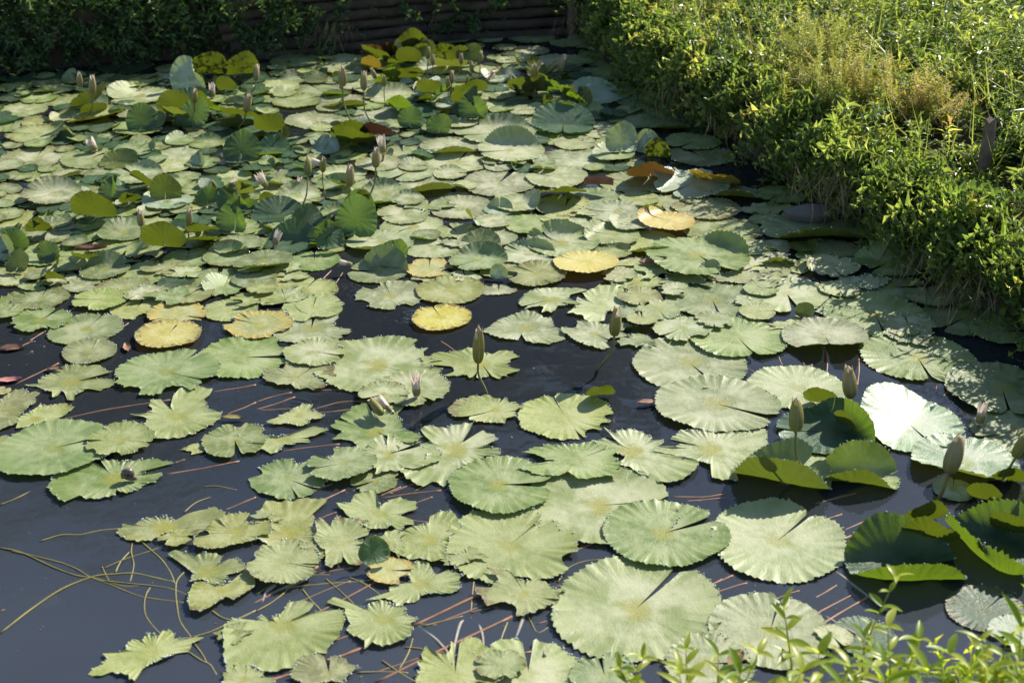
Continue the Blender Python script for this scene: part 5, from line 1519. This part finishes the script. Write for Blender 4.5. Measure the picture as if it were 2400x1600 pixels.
# flecks of pollen and debris on the surface
rg = np.random.default_rng(5)
fx, fy = rg.uniform(-2.6, 1.5, 1500), rg.uniform(1.9, 6.8, 1500)
kk = bank_dist(fx, fy) < -0.05
fx, fy = fx[kk], fy[kk]
nf = len(fx)
fa = rg.uniform(0, 6.28, nf)
fs = rg.uniform(0.0008, 0.003, nf) * np.where(rg.uniform(size=nf) < 0.08, 2.2, 1)
base_ = np.column_stack([fx, fy, np.full(nf, 0.0012)])
dx_ = np.column_stack([np.cos(fa), np.sin(fa), np.zeros(nf)]) * fs[:, None]
dy_ = np.column_stack([-np.sin(fa), np.cos(fa), np.zeros(nf)]) * fs[:, None] * 0.5
fv = np.stack([base_ - dx_, base_ - dy_, base_ + dx_, base_ + dy_], 1).reshape(-1, 3)
ff = np.arange(4 * nf).reshape(-1, 4)
tag(obj('floating_flecks', mesh_np('floating_flecks', fv, ff, tint=np.repeat(rg.uniform(0.2, 1, nf), 4)), None, M_DRY), 'tiny pale flecks drifting on the water', 'flecks', kind='stuff')

# ------------------------------------------------------------------ small things on the water
def small_leaf(px, py, l, w, rot, mat, name, label, cat, z=0.006, curl=0.2):
    p, _ = on_plane(*D(px, py), z)
    V, F = [], []
    rows = 9
    for i in range(rows + 1):
        t_ = i / rows
        hw = w / 2 * math.sin(math.pi * (0.06 + 0.92 * t_)) ** 0.8
        for s in (-1, -0.5, 0, 0.5, 1):
            V.append(((t_ - 0.5) * l, s * hw * (1 + 0.1 * math.sin(i * 2.2 + s)), curl * w * (s * s) + 0.05 * l * math.sin(t_ * 3 + px)))
    for i in range(rows):
        for s in range(4):
            a = i * 5 + s
            F.append([a, a + 1, a + 6, a + 5])
    o = obj(name, mesh_np(name, np.array(V), F), None, mat)
    o.location = p
    o.rotation_euler = (0, 0, math.radians(rot))
    return tag(o, label, cat)


small_leaf(22, 872, 0.065, 0.028, 12, M_PINKLEAF, 'red_leaf', 'small red floating leaf at the left edge', 'leaf')
small_leaf(115, 1380, 0.045, 0.04, 10, M_PINKLEAF, 'sunken_leaf', 'round pinkish leaf sunk just below the surface at lower left', 'leaf', z=-0.02, curl=0.05)
small_leaf(125, 848, 0.05, 0.02, -15, M_DEAD, 'dead_leaf', 'brown dead leaf above the small red leaf', 'leaf')
small_leaf(25, 805, 0.08, 0.04, 5, M_DEAD, 'dead_leaf', 'mottled brown leaf half sunk at the left edge', 'leaf', z=-0.004)
small_leaf(292, 798, 0.05, 0.022, -70, M_DEAD, 'dead_leaf', 'upright brown leaf left of the yellow heart shaped pad', 'leaf')
small_leaf(535, 960, 0.055, 0.02, 4, PADMAT['y'] if False else M_WEED, 'yellow_leaf', 'small yellow leaf fragment floating left of centre', 'leaf')
small_leaf(1490, 925, 0.06, 0.022, 12, M_DEAD, 'dead_leaf', 'crinkled brown leaf in the open water right of centre', 'leaf')
small_leaf(1375, 425, 0.11, 0.05, -20, M_DEAD, 'dead_leaf', 'shrivelled brown leaf between pads left of the orange pads', 'leaf', z=0.03, curl=0.5)
small_leaf(1500, 600, 0.09, 0.04, 10, M_DEAD, 'dead_leaf', 'dark dead leaf right of the pale yellow pad', 'leaf', z=0.02)
small_leaf(210, 572, 0.10, 0.03, 25, M_DEAD, 'dead_leaf', 'rusty folded leaf between pads at the left', 'leaf', z=0.02, curl=0.5)
small_leaf(1690, 1515, 0.06, 0.03, 60, M_DEAD, 'dead_leaf', 'brown scrap by the foreground plants', 'leaf', z=0.02)


def snail(px, py):
    p, _ = on_plane(*D(px, py), 0.014)
    t = empty('snail', p)
    tag(t, 'small dark brown snail sitting on a torn green pad', 'snail')
    pts, rad = [], []
    n_ = 44
    for i in range(n_):
        f = i / (n_ - 1)
        a = f * 2 * math.pi * 2.6
        r_ = 0.0015 + 0.0088 * f ** 1.5
        pts.append(Vector((r_ * math.cos(a), -0.010 * f + 0.004, r_ * math.sin(a) + 0.007)))
        rad.append(0.0012 + 0.0085 * f ** 1.4)
    obj('shell', tube_mesh('shell', pts, rad, 12), t, M_SNAIL)
    bp = [Vector((-0.010, -0.004, -0.004)), Vector((0.0, -0.005, -0.004)), Vector((0.012, -0.006, -0.004)), Vector((0.019, -0.007, -0.003))]
    obj('foot', tube_mesh('foot', smooth_path(bp, 4), [0.002 + 0.004 * math.sin(math.pi * (0.1 + 0.8 * i / 12)) for i in range(13)], 8), t, M_SNAIL)


snail(297, 1092)


def koi(px, py, l, rot, label):
    p, _ = on_plane(*D(px, py), -0.03)
    t = empty('koi_fish', p)
    t.rotation_euler = (0, 0, math.radians(rot))
    tag(t, label, 'fish')
    S = 12
    V, F = [], []
    prof = [(-.5, .02, .02), (-.46, .07, .07), (-.36, .12, .13), (-.2, .14, .16), (0, .13, .15), (.18, .09, .11), (.32, .05, .07), (.40, .03, .05)]
    for x_, hw, hh in prof:
        for s in range(S):
            a = 2 * math.pi * s / S
            V.append((x_ * l, hw * l * math.cos(a) + 0.03 * l * math.sin(x_ * 5), hh * l * math.sin(a)))
    for i in range(len(prof) - 1):
        for s in range(S):
            s2 = (s + 1) % S
            F.append([i * S + s, (i + 1) * S + s, (i + 1) * S + s2, i * S + s2])
    F.append(list(range(S)))
    obj('body', mesh_np('body', np.array(V), F), t, M_KOI)
    y_ = 0.03 * l * math.sin(2)
    obj('tail_fin', mesh_np('tail_fin', np.array([(.38 * l, y_, .04 * l), (.38 * l, y_, -.04 * l), (.62 * l, y_ + .05 * l, .13 * l), (.55 * l, y_ + .03 * l, 0), (.62 * l, y_ + .05 * l, -.13 * l)]), [[0, 1, 3], [0, 3, 2], [1, 4, 3]]), t, M_KOI)
    for s in (-1, 1):
        obj('side_fin', mesh_np('side_fin', np.array([(-.26 * l, s * .12 * l, -.05 * l), (-.18 * l, s * .13 * l, -.05 * l), (-.10 * l, s * .25 * l, -.08 * l), (-.2 * l, s * .24 * l, -.08 * l)]), [[0, 1, 2, 3]]), t, M_KOI)
    obj('back_fin', mesh_np('back_fin', np.array([(-.15 * l, 0, .15 * l), (.12 * l, .01 * l, .12 * l), (.10 * l, .01 * l, .18 * l), (-.08 * l, 0, .21 * l)]), [[0, 1, 2, 3]]), t, M_KOI)


koi(1248, 846, 0.085, 100, 'small orange fish under the rippled open water near the centre')

# ------------------------------------------------------------------ foreground plants on the near bank
NLF = []
for j in range(3):
    rows = 6
    V, F = [], []
    for i in range(rows + 1):
        t_ = i / rows
        hw = 0.5 * (math.sin(math.pi * min(1, 0.04 + 0.96 * t_)) ** 0.75) * (1 - 0.25 * t_)
        for s in (-1, 0, 1):
            V.append((s * hw, t_, (0.22 if s else 0.0) * hw * 2 * 0.4 - (0.18 + 0.1 * j) * t_ * t_))
    for i in range(rows):
        for s in range(2):
            a = i * 3 + s
            F.append([a, a + 1, a + 4, a + 3])
    me = mesh_np('leaf', np.array(V), F, tint=np.full(len(V), 0.35 + 0.3 * j))
    me.materials.append(M_NEAR)
    NLF.append(me)
# display px of the plant's top, depth, height of the stem, nodes, leaf length
NEARP = [(1575,1490,1.95,.30,6,.060,'front plant with lime pointed leaves in front of the largest pad'),(1478,1512,1.93,.28,6,.05,'low lime plant left of the front plant'),(1425,1535,1.9,.26,5,.05,'leftmost small lime plant at the bottom edge'),
         (1650,1505,1.9,.28,5,.06,'lime plant between the front plant and the pale pad'),(1800,1395,2.0,.36,7,.055,'tall slender plant with pale leaves below the pale pad'),(1740,1500,1.88,.28,6,.065,'broad leaved plant at the bottom edge, left of the tall slender one'),
         (1880,1500,1.86,.28,6,.06,'leafy plant right of the tall slender plant'),(2058,1325,2.02,.40,8,.045,'thin upright sprig in front of the big dark cupped pad'),(1985,1462,1.95,.3,7,.045,'narrow leaved sprig left of the thin upright sprig'),
         (2040,1440,1.92,.32,6,.07,'pale drooping plant below the thin upright sprig'),(2110,1470,1.9,.3,6,.07,'long leaved plant right of the pale drooping plant'),(2030,1520,1.82,.26,5,.08,'large leaved plant at the bottom edge in front of the pads'),
         (2180,1500,1.88,.28,6,.06,'plant at the bottom edge under the cupped pads'),(2250,1470,1.92,.3,7,.055,'bright lime plant left of the right corner'),(2310,1480,1.9,.3,7,.055,'bright plant in the bottom right corner'),
         (2345,1440,1.9,.34,5,.09,'dark long leaved plant at the right edge of the frame'),(1950,1530,1.8,.25,5,.07,'low plant hidden at the bottom edge right of the pale pad'),(2130,1540,1.8,.25,5,.07,'low bright plant at the bottom edge below the cupped pad'),
         (1560,1545,1.82,.24,5,.06,'low plant at the bottom edge under the front plant'),(1700,1545,1.8,.24,5,.06,'low plant at the bottom edge under the pale pad'),(2270,1540,1.8,.25,5,.07,'low plant at the bottom right below the bright lime one'),
         (1840,1545,1.78,.24,5,.065,'low leafy plant at the bottom edge below the tall slender one')]
for i, (px, py, Yd, h, nodes, ll, lab) in enumerate(NEARP):
    rr = random.Random(i + 50)
    top = on_depth(*D(px, py), Yd)
    base = Vector((top.x + rr.uniform(-.05, .05), top.y - rr.uniform(0.0, .06), top.z - h))
    base.z = max(min(base.z, 0.12), 0.02)
    t = empty('leafy_plant', base)
    tag(t, lab, 'plant', 'foreground plants on the near bank')
    tp = top - base
    mid = tp * 0.5 + Vector((rr.uniform(-.02, .02), rr.uniform(-.02, .02), 0.01))
    path = smooth_path([Vector((0, 0, 0)), mid, tp], 10)
    obj('stem', tube_mesh('stem', path, [0.0026 - 0.0018 * k_ / 20 for k_ in range(len(path))], 6), t, M_WEED)
    nn = nodes + 2
    for k_ in range(nn):
        f = 0.28 + 0.72 * k_ / (nn - 1)
        ip = min(int(f * 20), 20)
        pos = path[ip]
        for side in range(2 if k_ < nn - 1 else 3):
            a = k_ * 1.45 + side * (math.pi if k_ < nn - 1 else 2.1) + rr.uniform(-.35, .35)
            o = bpy.data.objects.new('leaf', NLF[rr.randrange(3)])
            link(o, t)
            o.location = pos
            elv = rr.uniform(-0.1, 0.5) + 0.5 * f * f
            o.rotation_euler = (elv, rr.uniform(-.3, .3), a)
            s = ll * 1.22 * rr.uniform(0.65, 1.1) * (1.1 - 0.5 * f)
            o.scale = (s * rr.uniform(0.3, 0.42), s, s)
# low greenery filling the near bank below them
rg = np.random.default_rng(77)
n = 900
x = rg.uniform(0.15, 1.75, n)
y = rg.uniform(1.45, 1.95, n)
d = bank_dist(x, y)
kk = d > -0.02
x, y = x[kk], y[kk]
n = len(x)
nb = build_foliage('near_bank_cover', [sprigs(np.column_stack([x, y, np.full(n, 0.08)]), np.column_stack([rg.normal(size=(n, 2)) * 0.3, np.full(n, 1.0)]), rg.uniform(0.14, 0.27, n) + 0.07 * np.clip(x - 0.4, 0, 1), 7,
                                              rg.uniform(0.035, 0.065, n), rg.uniform(0.012, 0.022, n), np.clip(0.6 + rg.normal(size=n) * 0.2, 0, 1), rg)], M_NEAR)
tag(nb, 'low bright greenery along the bottom right edge on the near bank', 'ground cover', kind='stuff')

# ------------------------------------------------------------------ labels
MARKS = [(297, 1088, 'the small snail'), (1015, 732, 'the round bright yellow pad'), (385, 780, 'the yellow heart shaped pad'), (1345, 615, 'the lemon yellow pad'),
         (1500, 385, 'the orange curled pads'), (2060, 980, 'the white glaring pad'), (195, 200, 'the two buds at far left'), (2080, 1290, 'the big dark cupped pad'),
         (1460, 1400, 'the largest pad'), (875, 935, 'the fallen flower'), (870, 330, 'the pink opening flower'), (955, 885, 'the low pink flower'), (20, 872, 'the small red leaf'),
         (1100, 790, 'the green bud at centre'), (1412, 740, 'the green bud right of centre'), (115, 1380, 'the sunken pink leaf'), (1050, 60, 'the back log wall'), (810, 185, 'the two tall buds'),
         (430, 520, 'the bud by the olive pad'), (1260, 170, 'the leaning back buds'), (1770, 350, 'the dark stone'), (600, 170, 'the bud among olive leaves'),
         (1525, 520, 'the golden pad'), (1830, 950, 'the bud by the folded pad')]
ORD = ['nearest', 'second nearest', 'third nearest', 'fourth nearest', 'fifth nearest', 'sixth nearest', 'seventh nearest', 'eighth nearest', 'ninth nearest', 'tenth nearest', 'eleventh nearest', 'twelfth nearest', 'thirteenth nearest', 'fourteenth nearest', 'fifteenth nearest', 'sixteenth nearest'] + ['far %s' % q_ for q_ in ('first', 'second', 'third', 'fourth', 'fifth', 'sixth', 'seventh', 'eighth')]


def label_all(items, cat, group, size=None):
    bk = {}
    for it in items:
        x_, y_ = it['px'] * 0.98, it['py'] * 0.98
        best = min(MARKS, key=lambda m_: math.hypot(m_[0] - x_, (m_[1] - y_) * 1.3) if math.hypot(m_[0] - x_, m_[1] - y_) > 30 else 1e9)
        dx, dy = x_ - best[0], (y_ - best[1]) * 1.3
        if abs(dx) > abs(dy):
            w_ = 'right of' if dx > 0 else 'left of'
        else:
            w_ = 'in front of' if dy > 0 else 'behind'
        bk.setdefault((it['desc'], w_, best[2]), []).append((math.hypot(dx, dy), it))
    for (desc, w_, mk), L2 in bk.items():
        L2.sort(key=lambda q_: q_[0])
        for j, (_, it) in enumerate(L2):
            lab = f"{desc} {w_} {mk}" if len(L2) == 1 else f"{desc}, {ORD[min(j, 23)]} {w_} {mk}"
            tag(it['o'], lab, cat, group)


# the 300 largest pads stay single things, the many small ones behind and beneath them are one mass
rank = sorted([q_ for q_ in pads if not q_.get('skip')], key=lambda q_: -(q_['w'] * (1.5 if q_['up'] or q_['curls'] else 1) * (2 if q_['col'] in 'yo' else 1)))
keep_pads, rest = rank[:300], rank[300:]
V, F, UV, SD, MI, off = [], [], [], [], [], 0
cols = sorted({q_['col'] for q_ in rest})
for q_ in rest:
    me = q_['o'].data
    v = np.empty(len(me.vertices) * 3, dtype=np.float32)
    me.vertices.foreach_get('co', v)
    V.append(v.reshape(-1, 3) + np.array(q_['o'].location))
    F += [[vi + off for vi in pl.vertices] for pl in me.polygons]
    MI += [cols.index(q_['col'])] * len(me.polygons)
    u_ = np.zeros((len(me.vertices), 2), dtype=np.float32)
    for lp, ud in zip(me.loops, me.uv_layers[0].data):
        u_[lp.vertex_index] = ud.uv
    UV.append(u_)
    SD.append(np.full(len(me.vertices), me.attributes['leaf_seed'].data[0].value, dtype=np.float32))
    off += len(me.vertices)
    for ch in list(q_['o'].children):
        bpy.data.objects.remove(ch)
    bpy.data.objects.remove(q_['o'])
sme = mesh_np('small_lily_pads', np.concatenate(V), F, uv=np.concatenate(UV))
sme.attributes.new('leaf_seed', 'FLOAT', 'POINT').data.foreach_set('value', np.concatenate(SD))
so = obj('small_lily_pads', sme)
for c in cols:
    sme.materials.append(PADMAT[c])
sme.polygons.foreach_set('material_index', MI)
tag(so, 'mass of small lily pads crowded between the larger ones at the back', 'lily pads', kind='stuff')
label_all(keep_pads, 'lily pad', 'lily pads on the pond')
label_all(buds, 'lily bud', 'lily buds and flowers')
label_all(stems, 'stem', 'stems in the water')
SPECIAL = {(1705, 1368, F_): 'round bright yellow pad floating alone in the centre', (1550, 1530, E_): 'yellow heart shaped pad at the left in open water', (678, 892, G_): 'lemon yellow pad with toothed rim right of centre',
           (1290, 760, L_): 'pad glaring white in the sun at the right', (1140, 890, O_): 'largest pale pad with open notch, bottom right of centre', (1230, 520, P_): 'big dark cupped pad with glowing rim at bottom right',
           (1415, 520, G_): 'golden yellow pad in dappled shade near the right bank'}
i = 0
for tl, lst in PADS.items():
    for e in lst:
        if (e[0], e[1], tl) in SPECIAL:
            assert pads[i] in keep_pads
            pads[i]['o']['label'] = SPECIAL[(e[0], e[1], tl)]
        i += 1
